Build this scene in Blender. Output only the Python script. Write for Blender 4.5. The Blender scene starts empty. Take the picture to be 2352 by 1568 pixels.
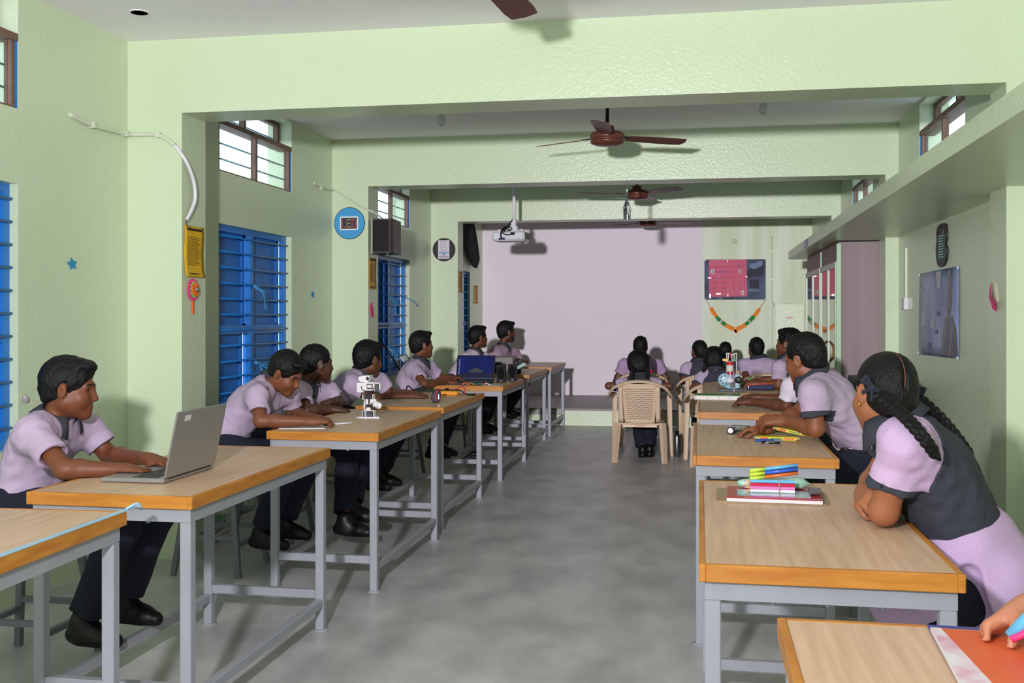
import bpy, math, random
import numpy as np
from mathutils import Vector, Matrix
random.seed(7)
SC = bpy.context.scene
COL = SC.collection
PI = math.pi
# ------------------------------------------------------------------ camera model (2352 x 1568)
FPX, U0, VH, CAMZ = 2400.0, 1605.0, 727.0, 1.34
TH = math.atan((U0 - 1176.0) / FPX)
def _ray(u, v):
    x = (u - 1176.0) / FPX; z = (VH - v) / FPX
    return Vector((x*math.cos(TH) - math.sin(TH), x*math.sin(TH) + math.cos(TH), z))
def at(u, v, x=None, y=None, z=None):
    """point of the room seen along a measured direction, at its own room x, y or z"""
    d = _ray(u, v)
    s = x/d.x if x is not None else y/d.y if y is not None else (z - CAMZ)/d.z
    return Vector((0, 0, CAMZ)) + d*s
def V(*a): return Vector(a)
def lerp(a, b, t): return a + (b - a)*t
# ------------------------------------------------------------------ materials
def lin(c):
    return tuple((x/255/12.92 if x/255 <= .04045 else ((x/255 + .055)/1.055)**2.4) for x in c)
MATS = {}
def mat(name, rgb, rough=.5, metal=0.0, noise=None, bump=None, rgb2=None, spec=.5, stretch=(1, 1, 1), emit=None, detail=4, sheen=0):
    """procedural material; noise=(scale, amount) mixes towards rgb2; bump=(scale, strength)"""
    if name in MATS: return MATS[name]
    m = bpy.data.materials.new(name); m.use_nodes = True
    nt = m.node_tree; b = nt.nodes['Principled BSDF']
    c = (*lin(rgb), 1)
    b.inputs['Base Color'].default_value = c
    b.inputs['Roughness'].default_value = rough; b.inputs['Metallic'].default_value = metal
    b.inputs['Specular IOR Level'].default_value = spec
    if sheen: b.inputs['Sheen Weight'].default_value = sheen
    tc = None
    def coords():
        nonlocal tc
        if tc is None:
            t = nt.nodes.new('ShaderNodeTexCoord'); mp = nt.nodes.new('ShaderNodeMapping')
            mp.inputs['Scale'].default_value = stretch
            nt.links.new(t.outputs['Object'], mp.inputs['Vector']); tc = mp.outputs['Vector']
        return tc
    if noise:
        n = nt.nodes.new('ShaderNodeTexNoise'); n.inputs['Scale'].default_value = noise[0]; n.inputs['Detail'].default_value = detail
        nt.links.new(coords(), n.inputs['Vector'])
        r = nt.nodes.new('ShaderNodeMapRange'); r.inputs['From Min'].default_value = .35; r.inputs['From Max'].default_value = .68
        r.inputs['To Max'].default_value = noise[1]
        nt.links.new(n.outputs['Fac'], r.inputs['Value'])
        mx = nt.nodes.new('ShaderNodeMix'); mx.data_type = 'RGBA'
        mx.inputs['A'].default_value = c; mx.inputs['B'].default_value = (*lin(rgb2 or tuple(x*.7 for x in rgb)), 1)
        nt.links.new(r.outputs['Result'], mx.inputs['Factor']); nt.links.new(mx.outputs['Result'], b.inputs['Base Color'])
    if bump:
        n2 = nt.nodes.new('ShaderNodeTexNoise'); n2.inputs['Scale'].default_value = bump[0]; n2.inputs['Detail'].default_value = 3
        nt.links.new(coords(), n2.inputs['Vector'])
        bp = nt.nodes.new('ShaderNodeBump'); bp.inputs['Strength'].default_value = bump[1]; bp.inputs['Distance'].default_value = .01
        nt.links.new(n2.outputs['Fac'], bp.inputs['Height']); nt.links.new(bp.outputs['Normal'], b.inputs['Normal'])
    if emit:
        b.inputs['Emission Color'].default_value = (*lin(rgb), 1); b.inputs['Emission Strength'].default_value = emit
    MATS[name] = m
    return m
def wood(name, a, b_, axis='Y', scale=6, rough=.35, k=10):
    """stretched-grain wood"""
    st = {'X': (1/k, 1, 1), 'Y': (1, 1/k, 1), 'Z': (1, 1, 1/k)}[axis]
    return mat(name, a, rough, noise=(scale*7, .8), rgb2=b_, stretch=st, detail=6)
# ------------------------------------------------------------------ mesh builder
class MB:
    def __init__(s): s.v = []; s.f = []; s.m = []; s.mi = 0; s.sm = []
    def add(s, vs, fs, smooth=False):
        o = len(s.v); s.v += [tuple(v) for v in vs]
        for f in fs: s.f.append(tuple(o + i for i in f)); s.m.append(s.mi); s.sm.append(smooth)
        return s
    def box(s, lo, hi, M=None):
        x0, y0, z0 = lo; x1, y1, z1 = hi
        vs = [V(x, y, z) for z in (z0, z1) for y in (y0, y1) for x in (x0, x1)]
        if M is not None: vs = [M @ v for v in vs]
        return s.add(vs, [(0, 2, 3, 1), (4, 5, 7, 6), (0, 1, 5, 4), (2, 6, 7, 3), (0, 4, 6, 2), (1, 3, 7, 5)])
    def cbox(s, c, size, M=None):
        lo = [c[i] - size[i]/2 for i in range(3)]; hi = [c[i] + size[i]/2 for i in range(3)]
        return s.box(lo, hi, M)
    def rbox(s, lo, hi, r=.004, M=None):
        """box with chamfered vertical and horizontal edges"""
        x0, y0, z0 = lo; x1, y1, z1 = hi
        def ring(z, i): return [(x0+i+r, y0+i, z), (x1-i-r, y0+i, z), (x1-i, y0+i+r, z), (x1-i, y1-i-r, z), (x1-i-r, y1-i, z), (x0+i+r, y1-i, z), (x0+i, y1-i-r, z), (x0+i, y0+i+r, z)]
        R = [ring(z0, r), ring(z0+r, 0), ring(z1-r, 0), ring(z1, r)]
        vs = [V(*p) for q in R for p in q]
        if M is not None: vs = [M @ v for v in vs]
        fs = [tuple(range(7, -1, -1)), tuple(range(24, 32))]
        for k in range(3):
            for i in range(8):
                j = (i+1) % 8; fs.append((k*8+i, k*8+j, k*8+8+j, k*8+8+i))
        return s.add(vs, fs)
    def beam(s, a, b, w, h, up=(0, 0, 1)):
        """rectangular bar from a to b"""
        a = V(*a); b = V(*b); d = (b-a).normalized(); u = V(*up)
        if abs(d.dot(u)) > .95: u = V(1, 0, 0)
        r = d.cross(u).normalized(); u = r.cross(d)
        vs = [p + r*(sx*w/2) + u*(sz*h/2) for p in (a, b) for sx, sz in ((-1, -1), (1, -1), (1, 1), (-1, 1))]
        return s.add(vs, [(3, 2, 1, 0), (4, 5, 6, 7), (0, 1, 5, 4), (1, 2, 6, 5), (2, 3, 7, 6), (3, 0, 4, 7)])
    def tube(s, pts, r, n=8, caps=True, smooth=True):
        pts = [V(*p) for p in pts]; rs = r if isinstance(r, (list, tuple)) else [r]*len(pts)
        ref = None; vs = []
        for i, p in enumerate(pts):
            d = (pts[min(i+1, len(pts)-1)] - pts[max(i-1, 0)]).normalized()
            if ref is None:
                ref = V(0, 0, 1) if abs(d.z) < .9 else V(1, 0, 0)
            x = (ref - d*ref.dot(d)).normalized(); y = d.cross(x); ref = x
            vs += [p + (x*math.cos(2*PI*k/n) + y*math.sin(2*PI*k/n))*rs[i] for k in range(n)]
        fs = []
        for i in range(len(pts)-1):
            for k in range(n):
                j = (k+1) % n; fs.append((i*n+k, i*n+j, (i+1)*n+j, (i+1)*n+k))
        s.add(vs, fs, smooth)
        if caps:
            o = len(s.v) - len(vs)
            s.f.append(tuple(o+k for k in range(n-1, -1, -1))); s.f.append(tuple(o+(len(pts)-1)*n+k for k in range(n)))
            s.m += [s.mi]*2; s.sm += [False]*2
        return s
    def lathe(s, prof, c=(0, 0, 0), n=24, M=None, smooth=True):
        vs = []
        for r, z in prof:
            for k in range(n):
                a = 2*PI*k/n; p = V(r*math.cos(a), r*math.sin(a), z)
                vs.append((M @ p if M is not None else p) + V(*c))
        fs = []
        for i in range(len(prof)-1):
            for k in range(n):
                j = (k+1) % n; fs.append((i*n+k, i*n+j, (i+1)*n+j, (i+1)*n+k))
        s.add(vs, fs, smooth); o = len(s.v) - len(vs)
        s.f.append(tuple(o+k for k in range(n-1, -1, -1))); s.f.append(tuple(o+(len(prof)-1)*n+k for k in range(n)))
        s.m += [s.mi]*2; s.sm += [False]*2
        return s
    def prism(s, poly, z0, z1, M=None):
        """extrude a 2D outline (x, y) from z0 to z1"""
        n = len(poly)
        vs = [V(x, y, z) for z in (z0, z1) for x, y in poly]
        if M is not None: vs = [M @ v for v in vs]
        fs = [tuple(range(n-1, -1, -1)), tuple(range(n, 2*n))] + [(i, (i+1) % n, n+(i+1) % n, n+i) for i in range(n)]
        return s.add(vs, fs)
    def grid(s, pts, smooth=True):
        """rows of points"""
        r, c = len(pts), len(pts[0]); vs = [p for row in pts for p in row]
        return s.add(vs, [(i*c+j, i*c+j+1, (i+1)*c+j+1, (i+1)*c+j) for i in range(r-1) for j in range(c-1)], smooth)
    def build(s, name, mats, parent=None, origin=None):
        me = bpy.data.meshes.new(name); o_ = V(*origin) if origin is not None else V(0, 0, 0)
        me.from_pydata([tuple(V(*v) - o_) for v in s.v], [], s.f)
        mats = mats if isinstance(mats, (list, tuple)) else [mats]
        for m in mats: me.materials.append(m)
        me.polygons.foreach_set('material_index', s.m); me.polygons.foreach_set('use_smooth', s.sm)
        me.update()
        o = bpy.data.objects.new(name, me); COL.objects.link(o)
        if origin is not None: o.location = o_
        if parent is not None: o.parent = parent
        return o
def tag(o, label=None, cat=None, group=None, kind=None):
    if label: o['label'] = label
    if cat: o['category'] = cat
    if group: o['group'] = group
    if kind: o['kind'] = kind
    return o
def empty(name, loc=(0, 0, 0), rz=0, label=None, cat=None, group=None, kind=None):
    o = bpy.data.objects.new(name, None); COL.objects.link(o); o.empty_display_size = .05
    o.location = loc; o.rotation_euler = (0, 0, rz)
    return tag(o, label, cat, group, kind)
def copy_tree(o, parent=None):
    c = o.copy(); COL.objects.link(c); c.parent = parent
    for ch in list(o.children): copy_tree(ch, c)
    return c
def retag(o, label, loc=None, rz=None):
    o['label'] = label
    if loc is not None: o.location = loc
    if rz is not None: o.rotation_euler = (0, 0, rz)
    return o
def bez(p0, p1, p2, p3, n=12):
    out = []
    for i in range(n+1):
        t = i/n; a = (1-t)
        out.append(V(*p0)*a**3 + V(*p1)*3*a*a*t + V(*p2)*3*a*t*t + V(*p3)*t**3)
    return out
def spline(pts, n=6):
    """Catmull-Rom through points"""
    P = [V(*p) for p in pts]; P = [P[0]*2-P[1]] + P + [P[-1]*2-P[-2]]; out = []
    for i in range(1, len(P)-2):
        for k in range(n):
            t = k/n; a, b, c, d = P[i-1], P[i], P[i+1], P[i+2]
            out.append(((b*2) + (c-a)*t + (a*2-b*5+c*4-d)*t*t + (b*3-a-c*3+d)*t**3)*.5)
    out.append(P[-2]); return out
# 5x7 dot letters for the writing on things
FONT = {'L': '10000 10000 10000 10000 10000 10000 11111', 'E': '11111 10000 10000 11110 10000 10000 11111', 'D': '11110 10001 10001 10001 10001 10001 11110'}
def text_obj(name, body, size, m, parent, loc, rot, ext=.0004, align='CENTER'):
    """lettering as a mesh (from Blender's built-in font)"""
    cu = bpy.data.curves.new(name, 'FONT'); cu.body = body; cu.size = size; cu.extrude = ext; cu.align_x = align; cu.align_y = 'CENTER'
    cu.resolution_u = 2
    t = bpy.data.objects.new(name + '_c', cu); COL.objects.link(t)
    dg = bpy.context.evaluated_depsgraph_get(); dg.update()
    me = bpy.data.meshes.new_from_object(t.evaluated_get(dg)); bpy.data.objects.remove(t); bpy.data.curves.remove(cu)
    me.materials.clear(); me.materials.append(m); me.name = name
    o = bpy.data.objects.new(name, me); COL.objects.link(o)
    o.location = loc; o.rotation_euler = rot
    if parent is not None: o.parent = parent
    return o
# ------------------------------------------------------------------ implicit surfaces -> one smooth mesh
class Sdf:
    """smooth union of round cones and ellipsoids, meshed with surface nets"""
    def __init__(s, h): s.h = h; s.p = []; s.cuts = []; s.noise = None; s.boxes = []
    def cone(s, a, b, r1, r2, k=.015, op='u', F=None, fs=1.0, clip=()):
        """round cone; F, fs flatten it along the direction F by the factor fs"""
        s.p.append(('c', np.array(a, float), np.array(b, float), r1, r2, k, op, None if F is None else np.array(Vector(F).normalized()), fs, [(np.array(p, float), np.array(Vector(n).normalized())) for p, n in clip])); return s
    def ball(s, c, r, k=.015, op='u'): return s.cone(c, c, r, r, k, op)
    def ell(s, c, rad, R, k=.015, op='u'):
        """ellipsoid, R = 3 unit axes as rows"""
        s.p.append(('e', np.array(c, float), np.array(rad, float), np.array([list(x) for x in R], float), k, op)); return s
    def cut(s, p, n, k=.004): s.cuts.append((np.array(p, float), np.array(Vector(n).normalized()), k)); return s
    def bounds(s):
        lo = np.full(3, 1e9); hi = -lo
        for q in s.p:
            if q[0] == 'c':
                if q[6] != 'u': continue
                R = max(q[3], q[4]); pts = (q[1], q[2])
            else:
                if q[5] != 'u': continue
                R = q[2].max(); pts = (q[1],)
            for a in pts: lo = np.minimum(lo, a - R); hi = np.maximum(hi, a + R)
        return lo, hi
    def field(s):
        h = s.h; lo, hi = s.bounds(); lo = lo - 4*h; n = np.ceil((hi + 4*h - lo)/h).astype(int) + 1
        D = np.full(n, .2, np.float32); ax = [lo[i] + h*np.arange(n[i]) for i in range(3)]
        for q in s.p:
            if q[0] == 'c':
                _, a, b, r1, r2, k, op, F, fs, clip = q; R = max(r1, r2); l = np.minimum(a, b) - R; u = np.maximum(a, b) + R
            else:
                _, c, rad, M, k, op = q; R = rad.max(); l = c - R; u = c + R
            pad = k + 5*h + .012
            i0 = np.maximum(0, np.floor((l - pad - lo)/h).astype(int)); i1 = np.minimum(n, np.ceil((u + pad - lo)/h).astype(int) + 1)
            if (i1 <= i0).any(): continue
            sl = tuple(slice(i0[i], i1[i]) for i in range(3))
            X, Y, Z = np.meshgrid(*(ax[i][sl[i]].astype(np.float32) for i in range(3)), indexing='ij')
            if q[0] == 'c':
                CP = [(X-p[0])*m[0] + (Y-p[1])*m[1] + (Z-p[2])*m[2] for p, m in clip]
                X = X - a[0]; Y = Y - a[1]; Z = Z - a[2]; ba = b - a
                if F is not None:
                    g = 1/fs - 1; t = (X*F[0] + Y*F[1] + Z*F[2])*g; X = X + F[0]*t; Y = Y + F[1]*t; Z = Z + F[2]*t
                    ba = ba + F*(ba @ F)*g
                L = float(ba @ ba)
                if L > 1e-12:
                    t = np.clip((X*ba[0] + Y*ba[1] + Z*ba[2])/L, 0, 1)
                    d = np.sqrt((X-ba[0]*t)**2 + (Y-ba[1]*t)**2 + (Z-ba[2]*t)**2) - (r1 + (r2-r1)*t)
                else: d = np.sqrt(X*X + Y*Y + Z*Z) - r1
                if F is not None: d = d*min(1, (fs+1)/2)
                for c_ in CP: d = np.maximum(d, c_)
            else:
                X = X - c[0]; Y = Y - c[1]; Z = Z - c[2]
                e = [(X*M[i][0] + Y*M[i][1] + Z*M[i][2])/rad[i] for i in range(3)]
                k0 = np.sqrt(e[0]**2 + e[1]**2 + e[2]**2) + 1e-6
                k1 = np.sqrt((e[0]/rad[0])**2 + (e[1]/rad[1])**2 + (e[2]/rad[2])**2) + 1e-6
                d = k0*(k0-1)/k1
            d = d.astype(np.float32); A = D[sl]
            if op == 'u':
                w = np.maximum(k - np.abs(A - d), 0)/k if k > 0 else 0
                D[sl] = np.minimum(A, d) - w*w*k*.25
            else:
                d = -d; w = np.maximum(k - np.abs(A - d), 0)/k
                D[sl] = np.maximum(A, d) + w*w*k*.25
        if s.cuts or s.noise or s.boxes:
            X, Y, Z = np.meshgrid(*(a.astype(np.float32) for a in ax), indexing='ij')
            if s.noise: D = D + s.noise(X, Y, Z).astype(np.float32)
            for p, nrm, k in s.cuts:
                d = (X-p[0])*nrm[0] + (Y-p[1])*nrm[1] + (Z-p[2])*nrm[2]
                w = np.maximum(k - np.abs(D - d), 0)/k
                D = np.maximum(D, d) + w*w*k*.25
            for bl, bh in s.boxes:                                   # flesh and cloth flatten against solid things
                q = [np.abs(A_ - (bl[i]+bh[i])/2) - (bh[i]-bl[i])/2 for i, A_ in enumerate((X, Y, Z))]
                d = np.sqrt(sum(np.maximum(t, 0)**2 for t in q)) + np.minimum(np.maximum(np.maximum(q[0], q[1]), q[2]), 0)
                D = np.maximum(D, -d + .0008)
        return D, lo
    def mesh(s):
        D, lo = s.field(); h = s.h
        neg = D < 0; c = [slice(0, -1), slice(1, None)]
        corners = [(i, j, k) for i in (0, 1) for j in (0, 1) for k in (0, 1)]
        cnt = sum(neg[c[i], c[j], c[k]].astype(np.int8) for i, j, k in corners)
        act = np.argwhere((cnt > 0) & (cnt < 8)); N = len(act)
        idx = np.full(cnt.shape, -1, np.int64); idx[tuple(act.T)] = np.arange(N)
        acc = np.zeros((N, 3)); num = np.zeros(N)
        val = {q: D[act[:, 0]+q[0], act[:, 1]+q[1], act[:, 2]+q[2]].astype(float) for q in corners}
        for q in corners:
            for a in range(3):
                if q[a]: continue
                q2 = tuple(1 if i == a else q[i] for i in range(3)); va, vb = val[q], val[q2]
                m = (va < 0) != (vb < 0); t = np.where(m, va/np.where(m, va-vb, 1), 0)
                for i in range(3): acc[:, i] += np.where(m, q[i] + (t if i == a else 0), 0)
                num += m
        P = (act + acc/num[:, None])*h + lo
        faces = []
        for a in range(3):
            sa = [slice(None)]*3; sb = [slice(None)]*3; sa[a] = slice(0, -1); sb[a] = slice(1, None)
            e = np.argwhere(neg[tuple(sa)] != neg[tuple(sb)]); b, cc = [(1, 2), (2, 0), (0, 1)][a]
            e = e[(e[:, b] > 0) & (e[:, cc] > 0) & (e[:, b] < D.shape[b]-1) & (e[:, cc] < D.shape[cc]-1)]
            fl = neg[tuple(e.T)]
            def cell(db, dc):
                g = e.copy(); g[:, b] += db; g[:, cc] += dc; return idx[tuple(g.T)]
            qd = np.stack([cell(-1, -1), cell(0, -1), cell(0, 0), cell(-1, 0)], 1)
            qd[~fl] = qd[~fl][:, ::-1]; faces.append(qd)
        Fc = np.concatenate(faces); Fc = Fc[(Fc >= 0).all(1)]
        return P, Fc
    def build(s, name, mats, parent, origin, facemat=None, attrs=None, smooth=1):
        P, Fc = s.mesh()
        for _ in range(smooth):                                  # light relaxation
            S = np.zeros_like(P); C = np.zeros(len(P))
            for i in range(4):
                np.add.at(S, Fc[:, i], P[Fc[:, (i+1) % 4]]); np.add.at(C, Fc[:, i], 1)
                np.add.at(S, Fc[:, i], P[Fc[:, (i+3) % 4]]); np.add.at(C, Fc[:, i], 1)
            P = P*.5 + .5*S/np.maximum(C, 1)[:, None]
        me = bpy.data.meshes.new(name)
        me.vertices.add(len(P)); me.vertices.foreach_set('co', (P - np.array(origin)).astype(np.float32).ravel())
        me.loops.add(Fc.size); me.loops.foreach_set('vertex_index', Fc.astype(np.int32).ravel())
        me.polygons.add(len(Fc)); me.polygons.foreach_set('loop_start', np.arange(0, Fc.size, 4, dtype=np.int32))
        for m in (mats if isinstance(mats, (list, tuple)) else [mats]): me.materials.append(m)
        if facemat is not None:
            me.polygons.foreach_set('material_index', facemat(P[Fc].mean(1)).astype(np.int32))
        me.polygons.foreach_set('use_smooth', np.ones(len(Fc), bool))
        me.update(calc_edges=True); me.validate()
        for k, fn in (attrs or {}).items():
            at_ = me.attributes.new(k, 'FLOAT', 'POINT'); at_.data.foreach_set('value', fn(P).astype(np.float32))
        o = bpy.data.objects.new(name, me); COL.objects.link(o); o.parent = parent
        return o
# ------------------------------------------------------------------ people
def fabric(name, rgb, rough=.85, bumpy=.25):
    return mat(name, rgb, rough, noise=(9, .35), rgb2=tuple(x*.9 for x in rgb), bump=(260, bumpy), spec=.25)
def two_tone(name, a, b, attr):
    """cloth a with a band of cloth b where the sewn-in distance attr is positive"""
    if name in MATS: return MATS[name]
    m = fabric(name, a); nt = m.node_tree; bs = nt.nodes['Principled BSDF']
    src = bs.inputs['Base Color'].links[0].from_socket
    at_ = nt.nodes.new('ShaderNodeAttribute'); at_.attribute_name = attr
    g = nt.nodes.new('ShaderNodeMath'); g.operation = 'GREATER_THAN'; g.inputs[1].default_value = 0
    nt.links.new(at_.outputs['Fac'], g.inputs[0])
    mx = nt.nodes.new('ShaderNodeMix'); mx.data_type = 'RGBA'; mx.inputs['B'].default_value = (*lin(b), 1)
    nt.links.new(src, mx.inputs['A']); nt.links.new(g.outputs[0], mx.inputs['Factor']); nt.links.new(mx.outputs['Result'], bs.inputs['Base Color'])
    return m
LILAC = (193, 172, 198); GREY = (62, 64, 74); NAVY = (30, 32, 46)
def skin(rgb):
    n = 'skin %d %d %d' % rgb
    if n in MATS: return MATS[n]
    m = mat(n, rgb, .48, noise=(14, .5), rgb2=tuple(x*.88 for x in rgb), bump=(160, .08), spec=.4)
    m.node_tree.nodes['Principled BSDF'].inputs['Subsurface Weight'].default_value = 0
    return m
def M_hair(): return mat('hair', (9, 8, 9), .5, noise=(40, .6), rgb2=(20, 17, 18), bump=(220, .5), stretch=(1, 1, .25), spec=.28)
def M_brow(): return mat('eyebrow', (22, 15, 12), .7)
def nz(seed, wl, amp, aniso=(1, 1, 1), n=7):
    """smooth pseudo-noise made of a few plane waves"""
    rs = np.random.RandomState(seed); K = rs.normal(size=(n, 3))
    K = K/np.linalg.norm(K, axis=1)[:, None]*(2*PI/wl)*rs.uniform(.6, 1.5, (n, 1))*np.array(aniso); ph = rs.uniform(0, 6.28, n)
    def f(X, Y, Z):
        t = 0
        for i in range(n): t = t + np.sin(K[i, 0]*X + K[i, 1]*Y + K[i, 2]*Z + ph[i])
        return t*(amp/n*1.6)
    return f
def frame(az, pitch, roll=0):
    """head axes: face direction f, up u, right r; azimuth 0 looks along +y, 90 along +x"""
    a, p = math.radians(az), math.radians(pitch)
    f = V(math.sin(a)*math.cos(p), math.cos(a)*math.cos(p), math.sin(p)); r = V(math.cos(a), -math.sin(a), 0); u = r.cross(f)
    q = math.radians(roll); return f, u*math.cos(q) + r*math.sin(q), r*math.cos(q) - u*math.sin(q)
def head_sdf(S, c, f, u, r, s, female=False):
    P = lambda a, b, d: c + r*(a*s) + f*(b*s) + u*(d*s)
    R = (r, f, u)
    S.ell(P(0, -.012, .034), (.071*s, .092*s, .082*s), R, .02)
    S.ell(P(0, .022, -.032), (.059*s, .070*s, .072*s), R, .03)
    for q in (-1, 1):
        S.cone(P(q*.049, .004, -.048), P(q*.012, .068, -.087), .020*s, .017*s, .03)
        S.ball(P(q*.036, .056, -.030), .026*s, .03)
        S.cone(P(q*.012, .084, .024), P(q*.040, .070, .022), .010*s, .009*s, .018)
        S.ball(P(q*.0095, .094, -.029), .0085*s, .008)
        S.ball(P(q*.030, .092, .006), .013*s, .012, 's')
        e = P(q*.073, -.008, -.004); er = (r*q + f*(-.35)).normalized(); ef = er.cross(u); eu = u
        S.ell(e, (.009*s, .019*s, .031*s), (er, ef, eu), .006)
        S.ell(e + er*(.010*s) + ef*(q*.002*s), (.007*s, .011*s, .020*s), (er, ef, eu), .004, 's')
        S.ball(P(q*.070, .004, -.012), .007*s, .006)
    S.cone(P(0, .086, .014), P(0, .103, -.024), .008*s, .0115*s, .012)
    S.ball(P(0, .073, -.089), .0155*s, .02)
    S.cone(P(-.016, .089, -.0575), P(.016, .089, -.0575), .0068*s, .0068*s, .006)
    S.cone(P(-.013, .087, -.0690), P(.013, .087, -.0690), .0078*s, .0078*s, .006)
def hand_sdf(S, w, d, n, side, curl, s, thumb=.3, spread=.0, curls=None):
    """palm and five bent fingers; side +1 right hand, -1 left hand; n points out of the palm"""
    d = d.normalized(); n = (n - d*n.dot(d)).normalized(); t = d.cross(n)*side
    kn = []
    for i, (o, l) in enumerate(((.029, .082), (.010, .087), (-.009, .083), (-.027, .074))):
        k = w + d*(l*s) + t*(o*s); kn.append(k)
        S.cone(w + t*(o*.45*s) + d*(.008*s), k, .0165*s, .0108*s, .016)
    S.cone(w - d*(.02*s), w + d*(.02*s), .024*s, .022*s, .02, F=n, fs=.75)
    for i, (L, rr) in enumerate((((.040, .024, .019), .0088), ((.045, .028, .020), .0090), ((.041, .026, .020), .0085), ((.032, .020, .018), .0074))):
        c = (curls[i] if curls else curl); p = kn[i]; a = 0; sp = (1.5-i)*spread
        for j in range(3):
            a += math.radians(c*(1.0, 1.15, .7)[j])
            dd = (d*math.cos(a) + n*math.sin(a) + t*sp).normalized(); q = p + dd*(L[j]*s)
            S.cone(p, q, rr*s*(1-.06*j), rr*s*(.94-.08*j), .0025); p = q
    b = w + d*(.022*s) + t*(.020*s) + n*(.006*s)
    d1 = (d*.62 + t*.72 + n*thumb).normalized(); d2 = (d*.88 + t*.35 + n*(thumb+.15)).normalized(); d3 = (d*.96 + t*.05 + n*(thumb+.3)).normalized()
    m = b + d1*(.040*s); q = m + d2*(.032*s); e = q + d3*(.026*s)
    S.cone(b, m, .0165*s, .012*s, .012); S.cone(m, q, .0108*s, .0100*s, .003); S.cone(q, e, .0100*s, .0080*s, .003)
    return kn
def braid_mesh(name, pts, r0, r1, parent, origin, h=.003):
    P = spline(pts, 10); L = [0]
    for a, b in zip(P, P[1:]): L.append(L[-1] + (b-a).length)
    def pos(d):
        for i in range(len(P)-1):
            if L[i+1] >= d: return lerp(P[i], P[i+1], (d-L[i])/max(1e-6, L[i+1]-L[i])), (P[i+1]-P[i]).normalized()
        return P[-1], (P[-1]-P[-2]).normalized()
    S = Sdf(h); d = 0; i = 0
    while d < L[-1]:
        t = d/L[-1]; r = lerp(r0, r1, t); p, dr = pos(d); side = dr.cross(V(.3, -1, .25)).normalized(); out = side.cross(dr)
        q = 1 if i % 2 else -1
        ax = (dr*.85 + side*(-q*.55)).normalized(); bx = ax.cross(out).normalized()
        S.ell(p + side*(q*r*.48), (r*.62, r*.95, r*.72), (bx, ax, out), .003)
        d += r*.62; i += 1
    S.cone(P[-1], P[-1] + (P[-1]-P[-2]).normalized()*r1*1.2, r1*.8, r1*.35, .004)
    return S.build(name, M_hair(), parent, origin)
def bow(parent, c, a, b, n, m, origin, s=1.0):
    """ribbon tied in a bow: two loops, a knot and two tails"""
    S = Sdf(.003); a = a.normalized(); b = (b - a*b.dot(a)).normalized(); n = a.cross(b)
    for q in (-1, 1):
        for (x0, y0), (x1, y1) in (((0, 0), (.030, .016)), ((.030, .016), (.034, -.004)), ((.034, -.004), (0, 0))):
            S.cone(c + a*(q*x0*s) + b*(y0*s), c + a*(q*x1*s) + b*(y1*s), .0065*s, .0065*s, .004)
        S.cone(c, c + a*(q*.016*s) - b*(.034*s), .005*s, .007*s, .004, F=n, fs=.5)
    S.ball(c, .010*s, .004)
    return S.build('hair_ribbon', m, parent, origin)
def shoe(parent, an, toe, origin, s, m, h):
    toe = V(toe.x, toe.y, toe.z).normalized(); up = V(0, 0, 1); up = (up - toe*up.dot(toe)).normalized(); S = Sdf(h)
    b = an - up*(.062*s)
    S.cone(b - toe*(.035*s) + up*.012*s, b + toe*(.09*s) + up*.010*s, .036*s, .043*s, .03)
    S.cone(b + toe*(.09*s) + up*.010*s, b + toe*(.155*s) + up*.004*s, .043*s, .034*s, .03)
    S.cone(an + up*(.02*s), b + toe*(.02*s), .044*s, .046*s, .03); S.cone(an, b + toe*(.1*s) + up*.012*s, .038*s, .03*s, .03)
    S.cut(b - up*(.022*s), -up)
    o = S.build('shoe', m, parent, origin)
    return o
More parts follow.
